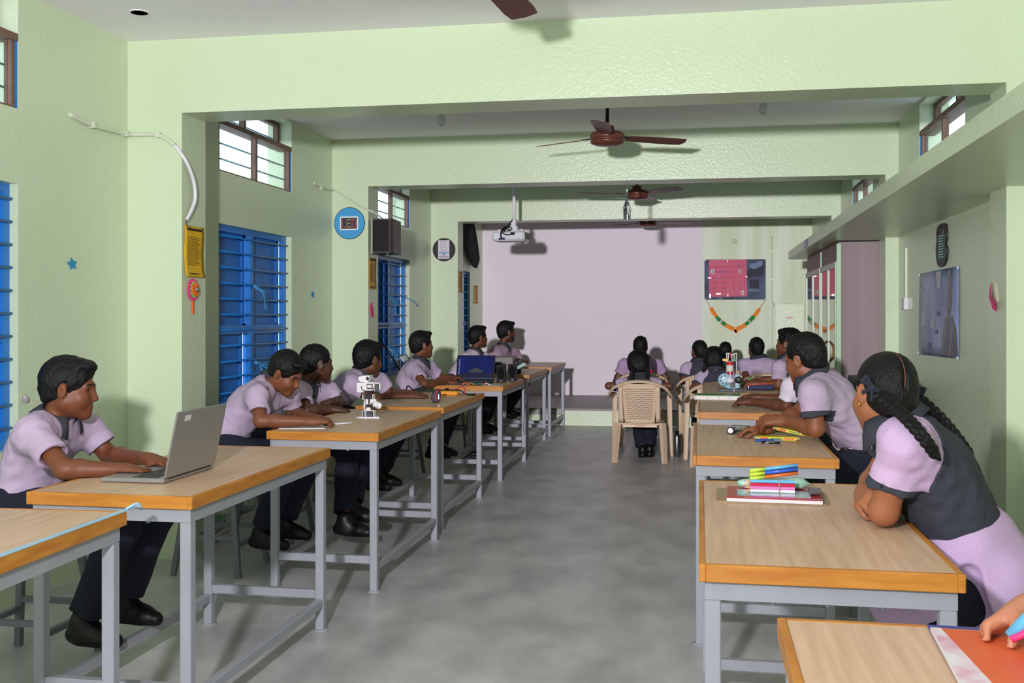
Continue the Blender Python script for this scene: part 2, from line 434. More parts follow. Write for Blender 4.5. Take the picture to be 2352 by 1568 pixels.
def person(label, J, az, facing, s=.9, hs=None, h=.006, kind='boy', sk=(112, 66, 44), pitch=0, roll=0, group=None, shirt=LILAC, collar=True, cuff=False,
           hands=None, hem=.03, tuck=False, hair_seed=1, shoes=True, hairv=.014, fringe=True, curly=0, braids=None, parting=False, waist=1.0, lowres=False, fade=0, sleeve=.66, vhem=.07, vest_in=.3, solids=(), beard=False, hairw=0):
    """J: joints in room space: hip, chest (optional), neck, head, shL, shR, elL, elR, wrL, wrR, knL, knR, anL, anR.
    facing = azimuth of the trunk, az/pitch/roll = of the head."""
    hs = hs or s*1.02
    o = V(J['hip'].x, J['hip'].y, 0); root = empty('person', o, 0, label, 'person', group); org = tuple(o)
    hip, neck, hd = J['hip'], J['neck'], J['head']; up = (neck-hip).normalized()
    a = math.radians(facing); F = V(math.sin(a), math.cos(a), 0); Lf = V(-math.cos(a), math.sin(a), 0); Lf = (Lf - up*Lf.dot(up)).normalized(); F = Lf.cross(up)
    chest = J.get('chest') or lerp(hip, neck, .62) - F*(.02*s)
    shL = J.get('shL') or neck + Lf*(.150*s) - up*(.050*s); shR = J.get('shR') or neck - Lf*(.150*s) - up*(.050*s)
    f, u, r = frame(az, pitch, roll); st = sk_m = skin(sk)
    B = Sdf(h); B.boxes = list(solids)
    low = hip + up*(.02*s)
    def torso(S, g, k=.04):
        S.cone(low, lerp(hip, chest, .55), (.128*waist + g)*1, .118*s*waist + g, k, F=F, fs=.72)
        S.cone(lerp(hip, chest, .55), chest, .118*s*waist + g, .132*s + g, k, F=F, fs=.70)
        S.cone(chest, neck - up*(.075*s), .132*s + g, .100*s + g, k, F=F, fs=.62)
        for q in (shL, shR):
            S.cone(q, neck - up*(.055*s), .040*s + g, .049*s + g, k)
            S.cone(q - up*(.01*s), lerp(q, chest, .5), .046*s + g, .075*s + g, k, F=F, fs=.8)
    torso(B, 0)
    nb = hd - f*(.022*hs) - u*(.058*hs)
    B.cone(neck - up*(.03*s), nb, .052*s, .046*hs, .03)
    for q in (shL, shR): B.cone(neck - up*.005, lerp(neck, q, .7), .040*s, .040*s, .04)
    head_sdf(B, hd, f, u, r, hs)
    arm = {}
    for sd, n_ in ((-1, 'L'), (1, 'R')):
        sh = shL if sd < 0 else shR; el = J.get('el'+n_); wr = J.get('wr'+n_)
        if el is None: el = sh - V(0, 0, .25*s) - F*(.03*s) + (Lf*(-sd))*.05*s
        if wr is None: wr = el + F*(.21*s) + V(0, 0, .02) + Lf*(sd*.05*s)
        arm[n_] = (sh, el, wr)
        B.cone(sh, el, .045*s, .036*s, .02)
        m_ = lerp(el, wr, .28)
        B.cone(el, m_, .036*s, .038*s, .02); B.cone(m_, wr, .038*s, .0245*s, .015)
        hn = (hands or {}).get(n_, {})
        d = hn.get('d') or (wr - el); n = hn.get('n') or V(0, 0, -1)
        if abs(d.normalized().dot(n.normalized())) > .95: n = F
        hand_sdf(B, wr + d.normalized()*(.012*s), d, n, sd, hn.get('curl', 28), s*.98, hn.get('thumb', .3), hn.get('spread', .04), hn.get('curls'))
    leg = {}
    for sd, n_ in ((-1, 'L'), (1, 'R')):
        hj = hip - Lf*(sd*.078*s) - up*(.02*s); kn = J.get('kn'+n_); an = J.get('an'+n_)
        if kn is None: kn = hj + V(F.x, F.y, 0).normalized()*(.36*s) - Lf*(sd*.03) + V(0, 0, .0)
        if an is None: an = V(kn.x, kn.y, max(.095*s, kn.z - .37*s)) - V(F.x, F.y, 0)*(.06*s)
        leg[n_] = (hj, kn, an)
        B.cone(hj, kn, .074*s, .048*s, .03); B.cone(kn, lerp(kn, an, .35), .047*s, .046*s, .03); B.cone(lerp(kn, an, .35), an, .046*s, .030*s, .02)
        toe = V(F.x, F.y, -.12)
        B.cone(an - V(0, 0, .03*s), an + toe*(.12*s) - V(0, 0, .045*s), .028*s, .025*s, .02)
    lipc = [hd + f*(.09*hs) - u*(.063*hs)]
    def fm(C):
        q = C - np.array(hd); X, Y, Z = q @ np.array(r), q @ np.array(f), q @ np.array(u); out = np.zeros(len(C), int)
        if beard: out[(Z < -.044*hs) & (Y > .012*hs) & (Z > -.125*hs) & (Y > -.9*(Z + .03*hs))] = 2
        out[(np.abs(X) < .021*hs) & (Y > .084*hs) & (Z < -.0525*hs) & (Z > -.0755*hs) & (np.abs(X) < .021*hs*(1 - ((Z/hs+.063)/.016)**2))] = 1
        bz = .030 - .006*((np.abs(X)/hs-.028)/.02)**2
        out[(np.abs(X) > .010*hs) & (np.abs(X) < .046*hs) & (Y > .05*hs) & (np.abs(Z/hs - bz) < .0042)] = 2
        return out
    B.build('body', [sk_m, mat('lips %d' % sk[0], tuple(int(x*k) for x, k in zip(sk, (.92, .72, .78))), .4), M_brow()], root, org, fm)
    # eyes
    for q in (-1, 1):
        c = hd + r*(q*.030*hs) + f*(.0665*hs) + u*(.007*hs); mb = MB(); rad = .0125*hs; Mx = Matrix((r, u, f)).transposed()
        rows = []
        for i in range(9):
            t = PI*i/8; rows.append((rad*math.sin(t)+1e-5, rad*math.cos(t)))
        for i in range(8):
            mb.mi = 1 if i == 0 else (2 if i == 1 else 0)
            vs = []
            for (rr, zz) in rows[i:i+2]:
                vs += [c + Mx @ V(rr*math.cos(2*PI*k/14), rr*math.sin(2*PI*k/14), zz) for k in range(14)]
            mb.add(vs, [(k, 14+k, 14+(k+1) % 14, (k+1) % 14) for k in range(14)], True)
        mb.v = [tuple(V(*v) - o) for v in mb.v]
        mb.build('eye', [mat('eye_white', (225, 220, 212), .25), mat('pupil', (8, 6, 6), .15), mat('iris', (40, 24, 16), .2)], root)
    # hair
    H = Sdf(min(h, .006) if not lowres else .007); P = lambda a_, b_, d_: hd + r*(a_*hs) + f*(b_*hs) + u*(d_*hs)
    if kind == 'boy':
        g = hairv
        H.ell(P(0, -.014, .036), ((.071+g*.62)*hs, (.092+g*.75)*hs, (.082+g)*hs), (r, f, u))
        H.ell(P(0, -.045, -.010), (.060*hs, .062*hs, .072*hs), (r, f, u), .02)
        if fringe:
            H.ell(P(.01, .055, .098), (.052*hs, .040*hs, .022*hs), (r, f, u), .025)
        A1, A2 = P(0, .086, .066), P(0, .046, -.012); nA = (A2-A1).cross(r).normalized()
        nA = nA if nA.dot(f) > 0 else -nA
        H.cut(A1, nA, .012)
        B2 = P(0, -.085, -.070 + fade); nB = (B2 - A2).cross(r).normalized(); nB = nB if nB.dot(u) < 0 else -nB
        H.cut(A2, nB, .012)
        for q in (-1, 1): H.ell(P(q*.076, -.006, -.008), (.016*hs, .022*hs, .034*hs), (r, f, u), .004, 's')
    else:
        H.ell(P(0, -.014, .034), ((.079+hairw)*hs, .099*hs, (.089+hairw*.4)*hs), (r, f, u))
        H.ell(P(0, -.050, -.020), ((.066+hairw*1.4)*hs, .058*hs, .074*hs), (r, f, u), .03)
        A1, A2 = P(0, .084, .060), P(0, .034, -.010); nA = (A2-A1).cross(r).normalized(); nA = nA if nA.dot(f) > 0 else -nA
        H.cut(A1, nA, .016)
        B2 = P(0, -.085, -.085); nB = (B2 - A2).cross(r).normalized(); nB = nB if nB.dot(u) < 0 else -nB
        H.cut(A2, nB, .012)
        for q in (-1, 1): H.ell(P(q*.076, -.004, -.010), (.014*hs, .024*hs, .034*hs), (r, f, u), .004, 's')
        arc = [P(0, -.014 + .1005*math.cos(t), .034 + (.0905 + hairw*.4)*math.sin(t)) for t in [math.radians(24 + 172*i/16) for i in range(17)]]
        for a_, b_ in zip(arc, arc[1:]): H.cone(a_, b_, .0052*hs, .0052*hs, .004, 's')
    amp, wl = (.0022, .016) if kind == 'boy' else (.0010, .014)
    if curly: amp, wl = .006, .018
    H.noise = nz(hair_seed, wl, amp*1.4, (1, 1, .45) if not curly else (1, 1, 1))
    H.build('hair', M_hair(), root, org)
    if parting:
        mb = MB(); pts = []
        for i in range(26):
            t = math.radians(24 + 172*i/25); pts.append(P(0, -.014 +  .0972*math.cos(t), .034 + .0876*math.sin(t)) - o)
        mb.tube(pts, .0016*hs, 6); mb.build('hair_parting', skin((118, 76, 56)), root)  # scalp tone darkened, shade between the hair put into its colour
    # shirt / blouse
    g = .020*s; Sh = Sdf(h); Sh.boxes = list(solids)
    torso(Sh, g, .05)
    for n_ in 'LR':
        sh, el, wr = arm[n_]; e = lerp(sh, el, sleeve); dv = (el-sh).normalized()
        Sh.cone(sh, lerp(sh, el, sleeve+.2), .055*s, .068*s, .024, clip=[(e, dv)])
    for n_ in 'LR':
        sh, el, wr = arm[n_]; e = lerp(sh, el, sleeve); dv = (el-sh).normalized()
        Sh.cone(lerp(sh, el, sleeve-.12), lerp(sh, el, sleeve+.25), .047*s, .049*s, .003, 's', clip=[(e - dv*(.022*s), -dv)])
    Sh.noise = (lambda n1, n2: (lambda X, Y, Z: n1(X, Y, Z) + n2(X, Y, Z)))(nz(hair_seed+3, .15, .0065, (1, 1, .7)), nz(hair_seed+8, .055, .0026))
    Sh.cut(hip - up*(hem*s), -up, .01)
    nd = (nb - neck).normalized()
    Sh.cone(neck - up*.01*s, nb + nd*.05, .056*s, .075*s, .008, 's')
    def band(P_):
        v = np.full(len(P_), -1.0)
        for n_ in 'LR':
            sh, el, wr = arm[n_]; dv = np.array((el-sh).normalized()); L = (el-sh).length
            t = (P_ - np.array(sh)) @ dv; rad = np.linalg.norm(P_ - np.array(sh) - t[:, None]*dv, axis=1)
            v = np.maximum(v, np.where(rad < .10*s, t - (L*sleeve - .024*s), -1))
        return v
    sm = two_tone('cloth %s cuff' % (shirt,), shirt, GREY, 'cuff') if cuff else fabric('cloth %s' % (shirt,), shirt)
    Sh.build('blouse' if kind == 'girl' else 'shirt', sm, root, org, attrs={'cuff': band} if cuff else None)
    if collar:
        mb = MB(); rows = []; N = 40; cu = (up*.75 + (hd-neck).normalized()*.35).normalized()
        for row in range(5):
            ring = []
            for i in range(N+1):
                ph = math.radians(-158 + 316*i/N); w = max(0, (abs(ph) - 1.75)/1.0); w = min(1, w)
                rr, hh = ((.070, -.012), (.066, .034), (.070, .039), (.088, .020), (.108, -.010))[row]
                x = math.sin(ph)*rr*s*1.05; y = -math.cos(ph)*rr*s*.95
                if row == 4: hh -= .030*w; y += .010*w
                if row == 3: hh -= .016*w; y += .008*w*s
                ring.append(neck + Lf*x + F*(y + .006*s) + cu*((hh + .024)*s) - F*(0) - up*(.010*s*(1+math.cos(ph - PI))*.5*0) - o)
            rows.append(ring)
        mb.grid(rows); ob = mb.build('collar', fabric('dark grey cloth', GREY), root)
        md = ob.modifiers.new('thick', 'SOLIDIFY'); md.thickness = .003
    # trousers
    T = Sdf(h + .001 if h < .008 else h); T.boxes = list(solids); gt = .014*s
    wc = hip + up*((.085 if tuck else .05)*s)
    T.cone(low, lerp(hip, chest, .45), .128*waist + gt, .118*s*waist + gt*.9, .04, F=F, fs=.74, clip=[(wc, up)])
    for n_ in 'LR':
        hj, kn, an = leg[n_]; dv = (an-kn).normalized(); e = lerp(kn, an, .90)
        T.cone(hj, kn, .080*s + gt, .056*s + gt, .04); T.cone(kn, lerp(kn, an, 1.1), .056*s + gt, .052*s + gt, .03, clip=[(e, dv)])
        T.cone(lerp(kn, an, .8), lerp(kn, an, 1.3), .038*s + gt, .040*s + gt, .003, 's', clip=[(e - dv*.02, -dv)])
    T.noise = nz(hair_seed+5, .10, .005)
    T.build('trousers', fabric('navy cloth', NAVY), root, org)
    if shoes:
        for n_ in 'LR':
            hj, kn, an = leg[n_]; t = J.get('toe'+n_) or V(F.x, F.y, -.05)
            shoe(root, an, t, org, s*.95, mat('black leather', (14, 14, 16), .42, bump=(60, .1), spec=.3), h)
    ax = dict(root=root, o=o, org=org, F=F, Lf=Lf, up=up, s=s, hs=hs, hd=hd, f=f, u=u, r=r, hip=hip, neck=neck, chest=chest, arm=arm, leg=leg, torso=torso, P=P, shL=shL, shR=shR, low=low, h=h)
    if kind == 'girl':
        Vs = Sdf(h); Vs.boxes = list(solids); torso(Vs, .027*s, .045)
        for n_ in 'LR':
            sh, el, wr = arm[n_]; dv = (el-sh).normalized(); q = Lf if n_ == 'L' else -Lf
            Vs.cone(lerp(sh, neck, vest_in) + q*(.018*s) + dv*.01, sh + dv*.02, .088*s, .098*s, .008, 's'); Vs.cone(sh + dv*.01, lerp(sh, el, .50), .092*s, .086*s, .012, 's')
        Vs.cone(neck - up*.01*s, nb + nd*.05, .066*s, .085*s, .008, 's')
        Vs.noise = Sh.noise; Vs.cut(hip - up*(vhem*s), -up, .008)
        Vs.build('vest', fabric('vest cloth', GREY), root, org)
        for bp in (braids or []):
            braid_mesh('braid', [P(*p) if not isinstance(p, Vector) else p for p in bp], .021*hs if not lowres else .022*hs, .015*hs, root, org, .003 if not lowres else .005)
    return ax
# ------------------------------------------------------------------ the room
XL, XR, ZC = -3.13, 1.55, 2.87
YR, YB = -2.6, 15.05
BEAMS = (5.35, 8.65, 12.05)
green = mat('green wall paint', (203, 217, 184), .30, noise=(1.6, .35), rgb2=(196, 210, 172), bump=(70, .26), spec=.5)
nt = green.node_tree
ceil_m = mat('white ceiling paint', (244, 241, 245), .7, noise=(1.2, .4), rgb2=(238, 234, 239), bump=(30, .08))
white_m = mat('white screen paint', (226, 215, 222), .75, noise=(.8, .4), rgb2=(219, 208, 216))
wash_m = mat('green wall with lime streaks', (192, 204, 168), .5, noise=(5, .75), rgb2=(222, 228, 212), stretch=(1, 1, .12), bump=(45, .2), detail=3)
floor_m = mat('polished grey cement', (192, 191, 190), .38, noise=(4.2, .85), rgb2=(150, 151, 150), bump=(14, .07), stretch=(1, .6, 1), detail=9, spec=.45)
plat_m = mat('cement platform', (140, 134, 130), .5, noise=(6, .5), rgb2=(120, 115, 112), detail=6)
def struct(name, mb, m):
    return tag(mb.build(name, m), kind='structure')
struct('floor', MB().box((XL, YR, -.1), (XR, 12.83, 0)), floor_m)
struct('ceiling', MB().box((XL-.2, YR, ZC), (XR+.2, YB+.15, ZC+.12)), ceil_m)
def wall_x(x0, x1, ya, yb, za, zb, holes):
    """wall slab of constant x with rectangular openings (y0, y1, z0, z1)"""
    mb = MB(); ys = sorted({ya, yb, *[h[0] for h in holes], *[h[1] for h in holes]})
    for a, b in zip(ys, ys[1:]):
        hs = sorted([h for h in holes if h[0] <= a and h[1] >= b], key=lambda h: h[2]); z = za
        for h in hs:
            if h[2] > z: mb.box((x0, a, z), (x1, b, h[2]))
            z = h[3]
        if z < zb: mb.box((x0, a, z), (x1, b, zb))
    return mb
BAYL = ((3.14, 4.40), (6.47, 7.73), (9.86, 11.11), (13.05, 14.24))
ZW = (.72, 1.96); ZCL = (2.31, 2.85)
holes = []
for i, (a, b) in enumerate(BAYL):
    holes.append((a, b, *ZW))
    if i < 3: holes.append((a, b, *ZCL))
struct('wall_left', wall_x(XL-.2, XL, YR, YB, 0, ZC, holes), green)
BAYR = ((6.55, 7.85), (9.88, 11.14))
struct('wall_right', wall_x(XR, XR+.2, YR, YB, 0, ZC, [(a, b, *ZCL) for a, b in BAYR]), green)
mb = MB(); mb.box((XL-.2, YB, 0), (.045, YB+.15, ZC)); mb.mi = 1; mb.box((.045, YB, 0), (XR+.2, YB+.15, ZC))
struct('wall_back', mb, [white_m, wash_m])
struct('wall_rear', MB().box((XL-.2, YR-.15, 0), (-2.4, YR, ZC)).box((.8, YR-.15, 0), (XR+.2, YR, ZC)).box((-2.4, YR-.15, 2.3), (.8, YR, ZC)), green)  # unseen rear wall; its wide opening is added to let fill daylight in
mb = MB(); mb.box((XL, 12.835, 0), (XR, YB, .203)); mb.mi = 1; mb.box((XL, 12.83, .18), (XR, YB, .207)); mb.mi = 0
struct('platform', mb, [green, plat_m])
for y in BEAMS:
    mb = MB().box((XL, y, 2.463), (XR, y+.28, ZC)); struct('ceiling_beam', mb, green)
    struct('left_pilaster', MB().box((XL, y, 0), (-2.805, y+.28, 2.463)), green)
    struct('right_pilaster', MB().box((1.452, y, 0), (XR, y+.28, 2.463)), green)
struct('loft_slab', MB().box((.965, YR, 1.964), (1.452, 11.78, 2.049)).box((1.452, YR, 1.964), (XR, 5.35, 2.049)).box((1.452, 5.63, 1.964), (XR, 8.65, 2.049)).box((1.452, 8.93, 1.964), (XR, 11.78, 2.049)), green)
# ---- windows
blue_m = mat('blue window paint', (30, 122, 204), .35, noise=(5, .5), rgb2=(24, 102, 178), bump=(40, .1))
dblue_m = mat('blue sheet steel', (26, 110, 188), .4, noise=(3, .6), rgb2=(20, 92, 164))
brown_m = mat('brown primer frame', (120, 92, 76), .6, noise=(12, .5), rgb2=(92, 70, 60))
glass_m = bpy.data.materials.new('frosted glass'); glass_m.use_nodes = True
g_ = glass_m.node_tree; g_.nodes.clear(); out = g_.nodes.new('ShaderNodeOutputMaterial'); mixs = g_.nodes.new('ShaderNodeMixShader')
tr = g_.nodes.new('ShaderNodeBsdfTransparent'); gl = g_.nodes.new('ShaderNodeBsdfGlossy'); gl.inputs['Roughness'].default_value = .1; tr.inputs['Color'].default_value = (.93, .97, .98, 1)
mixs.inputs['Fac'].default_value = .05; g_.links.new(tr.outputs[0], mixs.inputs[1]); g_.links.new(gl.outputs[0], mixs.inputs[2]); g_.links.new(mixs.outputs[0], out.inputs['Surface'])
bar_m = mat('pale blue bar', (120, 170, 190), .4)
def ribbon_tail(parent, x, y, z, n, L, seed):
    rs = random.Random(seed); mb = MB()
    for i in range(n):
        a = V(x, y + rs.uniform(-.03, .03), z); b = a + V(rs.uniform(.02, .05), rs.uniform(-.05, .16), -L*rs.uniform(.5, 1)); m = lerp(a, b, .5) + V(.03, rs.uniform(-.04, .08), .02)
        mb.tube(spline([a, m, b, b + V(0, rs.uniform(-.02, .03), -L*.25)], 4), .0065, 5)
    mb.tube([(x, y-.035, z+.01), (x+.012, y, z), (x, y+.035, z+.01)], .012, 6)
    return mb.build('tied_ribbon', mat('light blue ribbon', (70, 150, 205), .6), parent)
def blue_window(n, y0, y1, tails):
    w = empty('window_%d' % n, (XL, y0, ZW[0]), kind='structure'); w['label'] = ['blue shuttered window at the left edge of the photo', 'large blue shuttered window behind the writing boy', 'blue shuttered window under the dark wall speaker', 'narrow blue window below the black cloth'][n//2]
    W = y1-y0; Hh = ZW[1]-ZW[0]
    def b(name, m, boxes):
        mb = MB()
        for q in boxes: mb.box(*q)
        return mb.build(name, m, w)
    b('frame', blue_m, [((-.085, 0, 0), (-.045, .045, Hh)), ((-.085, W-.045, 0), (-.045, W, Hh)), ((-.085, .045, 0), (-.045, W-.045, .045)), ((-.085, .045, Hh-.04), (-.045, W-.045, Hh)),
                        ((-.085, W/2-.028, .045), (-.048, W/2+.028, Hh-.04)), ((-.085, .045, .50), (-.050, W-.045, .56))])
    for k, (a0, a1) in enumerate(((.03, W/2-.015), (W/2+.015, W-.03))):
        for j, (c0, c1) in enumerate(((.03, .52), (.54, Hh-.03))):
            d = .030 if (k == 0 and j == 0 and n == 3) else 0
            mb = MB(); mb.box((-.125, a0, c0), (-.115, a1-d, c1)); mb.box((-.115, a0, c0), (-.100, a0+.03, c1)); mb.box((-.115, a1-d-.03, c0), (-.100, a1-d, c1)); mb.box((-.115, a0, c0), (-.100, a1-d, c0+.03)); mb.box((-.115, a0, c1-.03), (-.100, a1-d, c1))
            mb.build('shutter', dblue_m, w)
    for k in range(11):
        z = .10 + k*.107
        MB().tube([(-.035, 0, z), (-.035, W, z)], .0075, 8).build('grille_bar', blue_m, w)
    for k, (yy, zz) in enumerate(tails): ribbon_tail(w, -.03, yy, zz, 3, .16, n*7+k)
    return w
blue_window(1, *BAYL[0], [])
blue_window(3, *BAYL[1], [(.66, .83), (.68, .28)])
blue_window(5, *BAYL[2], [(.55, .83), (.55, .3)])
blue_window(7, *BAYL[3], [])
def clerestory(n, xw, sgn, y0, y1):
    """upper window: brown frame, glass, thin louvre bars; sgn = direction from the room outwards"""
    w = empty('window_%d' % n, (xw, y0, ZCL[0]), kind='structure'); w['label'] = {2: 'bright upper window at the top left corner', 4: 'large bright upper window over the blue shutters', 6: 'small bright upper window behind the wall speaker', 8: 'bright upper window above the right loft', 9: 'farther small bright upper window above the right loft'}[n]
    W = y1-y0; H2 = ZCL[1]-ZCL[0]; zr = .315
    def bx(mb, xa, xb, a, b, c, d): mb.box((min(sgn*xa, sgn*xb), a, c), (max(sgn*xa, sgn*xb), b, d))
    mb = MB(); f = .035
    bx(mb, .01, .05, 0, f, 0, zr); bx(mb, .01, .05, W-f, W, 0, zr); bx(mb, .012, .05, f, W-f, 0, .012); bx(mb, 0.0, .10, 0, W, zr, zr+.035)
    bx(mb, .012, .05, W/2-f/2, W/2+f/2, .012, zr)
    bx(mb, .10, .14, 0, f, zr+.035, H2); bx(mb, .10, .14, W-f, W, zr+.035, H2); bx(mb, .10, .14, W/2-f/2, W/2+f/2, zr+.035, H2-.03); bx(mb, .10, .14, f, W-f, H2-.03, H2)
    mb.build('frame', brown_m, w)
    mb = MB(); bx(mb, .030, .033, f, W/2-f/2, .012, zr); bx(mb, .030, .033, W/2+f/2, W-f, .012, zr); bx(mb, .12, .123, f, W-f, zr+.035, H2-.03); mb.build('glass', glass_m, w)
    for z in (.10, .205, .42):
        x = .060 if z < zr else .15
        MB().tube([(sgn*x, 0, z), (sgn*x, W, z)], .006, 6).build('louvre_bar', bar_m, w)
    mb = MB(); bx(mb, .004, .012, -.0, .010, 0, zr); bx(mb, .004, .012, W-.010, W, 0, zr); mb.build('blue_edge', blue_m, w)
for n, i in ((2, 0), (4, 1), (6, 2)): clerestory(n, XL, -1, *BAYL[i])
clerestory(8, XR, 1, *BAYR[0]); clerestory(9, XR, 1, *BAYR[1])
w5 = bpy.data.objects['window_5']
MB().tube(spline([(-.03, 1.20, .83), (.03, 1.23, .80), (.06, 1.30, .765), (.05, 1.36, .745), (.055, 1.44, .74)], 5), .0055, 6).build('tied_ribbon', mat('light blue ribbon', (70, 150, 205), .6), w5)
# ---- sky and lamps
wd = bpy.data.worlds.new('sky'); SC.world = wd; wd.use_nodes = True
wb = wd.node_tree.nodes['Background']; wb.inputs['Color'].default_value = (.76, .86, 1.0, 1); wb.inputs['Strength'].default_value = 2.1
fl = bpy.data.lights.new('flash_lamp', 'POINT'); fl.shadow_soft_size = .07; fl.energy = 1; fl.use_nodes = True
ln = fl.node_tree; em = ln.nodes['Emission']; fo = ln.nodes.new('ShaderNodeLightFalloff'); fo.inputs['Strength'].default_value = 1.0
KC, KL = 22.0, 20.0
ad = ln.nodes.new('ShaderNodeMath'); ad.operation = 'MULTIPLY_ADD'; ad.inputs[1].default_value = KL; m2 = ln.nodes.new('ShaderNodeMath'); m2.operation = 'MULTIPLY'; m2.inputs[1].default_value = KC
ln.links.new(fo.outputs['Constant'], m2.inputs[0]); ln.links.new(fo.outputs['Linear'], ad.inputs[0]); ln.links.new(m2.outputs[0], ad.inputs[2]); ln.links.new(ad.outputs[0], em.inputs['Strength'])
em.inputs['Color'].default_value = (1, .975, 1.04, 1)
lo_ = bpy.data.objects.new('flash_lamp', fl); COL.objects.link(lo_); lo_.location = (-.67, 0, 1.82)
# ---- camera
cd = bpy.data.cameras.new('camera'); cd.sensor_width = 36; cd.lens = FPX/2352*36; cd.shift_y = -(784-VH)/2352; cd.clip_start = .05
co = bpy.data.objects.new('camera', cd); COL.objects.link(co); co.location = (0, 0, CAMZ); co.rotation_euler = (PI/2, 0, TH); SC.camera = co
SC.view_settings.view_transform = 'Standard'; SC.view_settings.look = 'None'; SC.view_settings.exposure = 0; SC.view_settings.gamma = 1
SC.view_settings.use_curve_mapping = False
# ------------------------------------------------------------------ tables and stools
lam_m = wood('oak laminate', (220, 186, 154), (196, 162, 128), 'Y', 9, .42, 22)
teak_m = wood('orange teak lipping', (206, 138, 54), (176, 104, 34), 'Y', 6, .38, 6)
teakx_m = wood('orange teak lipping across', (206, 138, 54), (176, 104, 34), 'X', 6, .38, 6)
steel_m = mat('grey enamelled steel', (158, 160, 168), .42, noise=(7, .5), rgb2=(146, 147, 155), bump=(50, .05))
dsteel_m = mat('dull grey steel tube', (112, 116, 120), .5, noise=(9, .5), rgb2=(96, 100, 104))
TW, TL, TZ = .575, 1.25, .775
def make_table():
    t = empty('work_table')
    hx, hy = TW/2, TL/2
    MB().box((-hx+.016, -hy+.016, TZ-.036), (hx-.016, hy-.016, TZ)).build('tabletop', lam_m, t)
    mb = MB()
    mb.rbox((-hx, -hy, TZ-.040), (-hx+.016, hy, TZ+.0008), .002); mb.rbox((hx-.016, -hy, TZ-.040), (hx, hy, TZ+.0008), .002)
    mb.mi = 1; mb.rbox((-hx+.016, -hy, TZ-.040), (hx-.016, -hy+.016, TZ+.0008), .002); mb.rbox((-hx+.016, hy-.016, TZ-.040), (hx-.016, hy, TZ+.0008), .002)
    mb.build('edge_band', [teak_m, teakx_m], t)
    a, b = hx-.032, hy-.035; w = .037; zt = TZ-.041
    mb = MB()
    for s in (-1, 1):
        mb.box((s*a-w/2, -b-w/2, zt-.042), (s*a+w/2, b+w/2, zt)); mb.box((-a+w/2, s*b-w/2, zt-.042), (a-w/2, s*b+w/2, zt))
    for s in (-1, 1):
        for k in (-.12, 0, .12): mb.lathe([(.006, -.008), (.006, 0)], (k, s*b, zt-.042), 8)
    mb.build('apron_frame', steel_m, t)
    for sx in (-1, 1):
        for sy in (-1, 1):
            mb = MB(); mb.rbox((sx*a-w/2, sy*b-w/2, .004), (sx*a+w/2, sy*b+w/2, zt-.042), .003)
            mb.lathe([(.034, 0), (.034, .004), (.022, .006)], (sx*a, sy*b, 0), 14); mb.build('leg', steel_m, t)
    for s in (-1, 1):
        MB().rbox((s*a-.016, -b+w/2, .100), (s*a+.016, b-w/2, .137), .003).build('side_rail', steel_m, t)
        MB().rbox((-a+w/2, s*b-.016, .138), (a-w/2, s*b+.016, .175), .003).build('cross_rail', steel_m, t)
    return t
T0 = make_table(); first = [True]
def table(x0, y0, label, group, rz=0):
    t = T0 if first[0] else copy_tree(T0); first[0] = False
    t.location = (x0+TW/2, y0+TL/2, 0); t.rotation_euler = (0, 0, rz)
    return tag(t, label, 'table', group)
GL, GR = 'oak-topped steel tables along the left wall', 'oak-topped steel tables along the right wall'
L1 = table(-2.185, 1.53, 'oak-topped steel table at the lower left corner with blue tape along its edge', GL, math.radians(2.2))
L2 = table(-2.135, 3.04, 'oak-topped steel table carrying the grey laptop of the typing boy', GL)
L3 = table(-2.10, 4.86, 'oak-topped steel table with the white toy robot standing on it', GL)
L4 = table(-2.135, 6.32, 'oak-topped steel table with the yellow meter and small pencil case', GL)
L5 = table(-2.135, 8.32, 'oak-topped steel table carrying the open laptop with a blue screen', GL)
L6 = table(-2.19, 9.98, 'oak-topped steel table behind the black loudspeakers, with a grey machine on it', GL)
L7 = table(-2.19, 11.56, 'oak-topped steel table farthest along the left wall, nearest the platform', GL)
R1 = table(.145, .77, 'oak-topped steel table at the lower right corner with the orange book', GR)
R2 = table(0, 2.42, 'oak-topped steel table with the clipboard, where the big-braided girl leans', GR)
R3 = table(-.025, 4.31, 'oak-topped steel table carrying the yellow pencil packs and small wheeled robot', GR)
R4 = table(-.005, 6.28, 'oak-topped steel table with the green box on its back left corner', GR)
R5 = table(.03, 7.87, 'oak-topped steel table carrying the light blue toy machine', GR)
tape = MB(); tape.box((-TW/2+TW-.022, -TL/2+.02, TZ+.001), (TW/2+.0005, TL/2+.012, TZ+.0022))
for k in range(5): tape.tube(spline([(TW/2-.01, TL/2+.01, TZ+.004), (TW/2+.004+.003*k, TL/2+.03, TZ+.006+.003*k), (TW/2+.016+.004*(k % 2), TL/2+.035+.005*k, TZ+.012-.004*k)], 3), .004, 5)
ob = tape.build('edge_tape', mat('pale blue tape', (150, 196, 222), .4, noise=(40, .6), rgb2=(190, 215, 228)), L1); ob['label'] = 'strip of pale blue tape along the table edge'
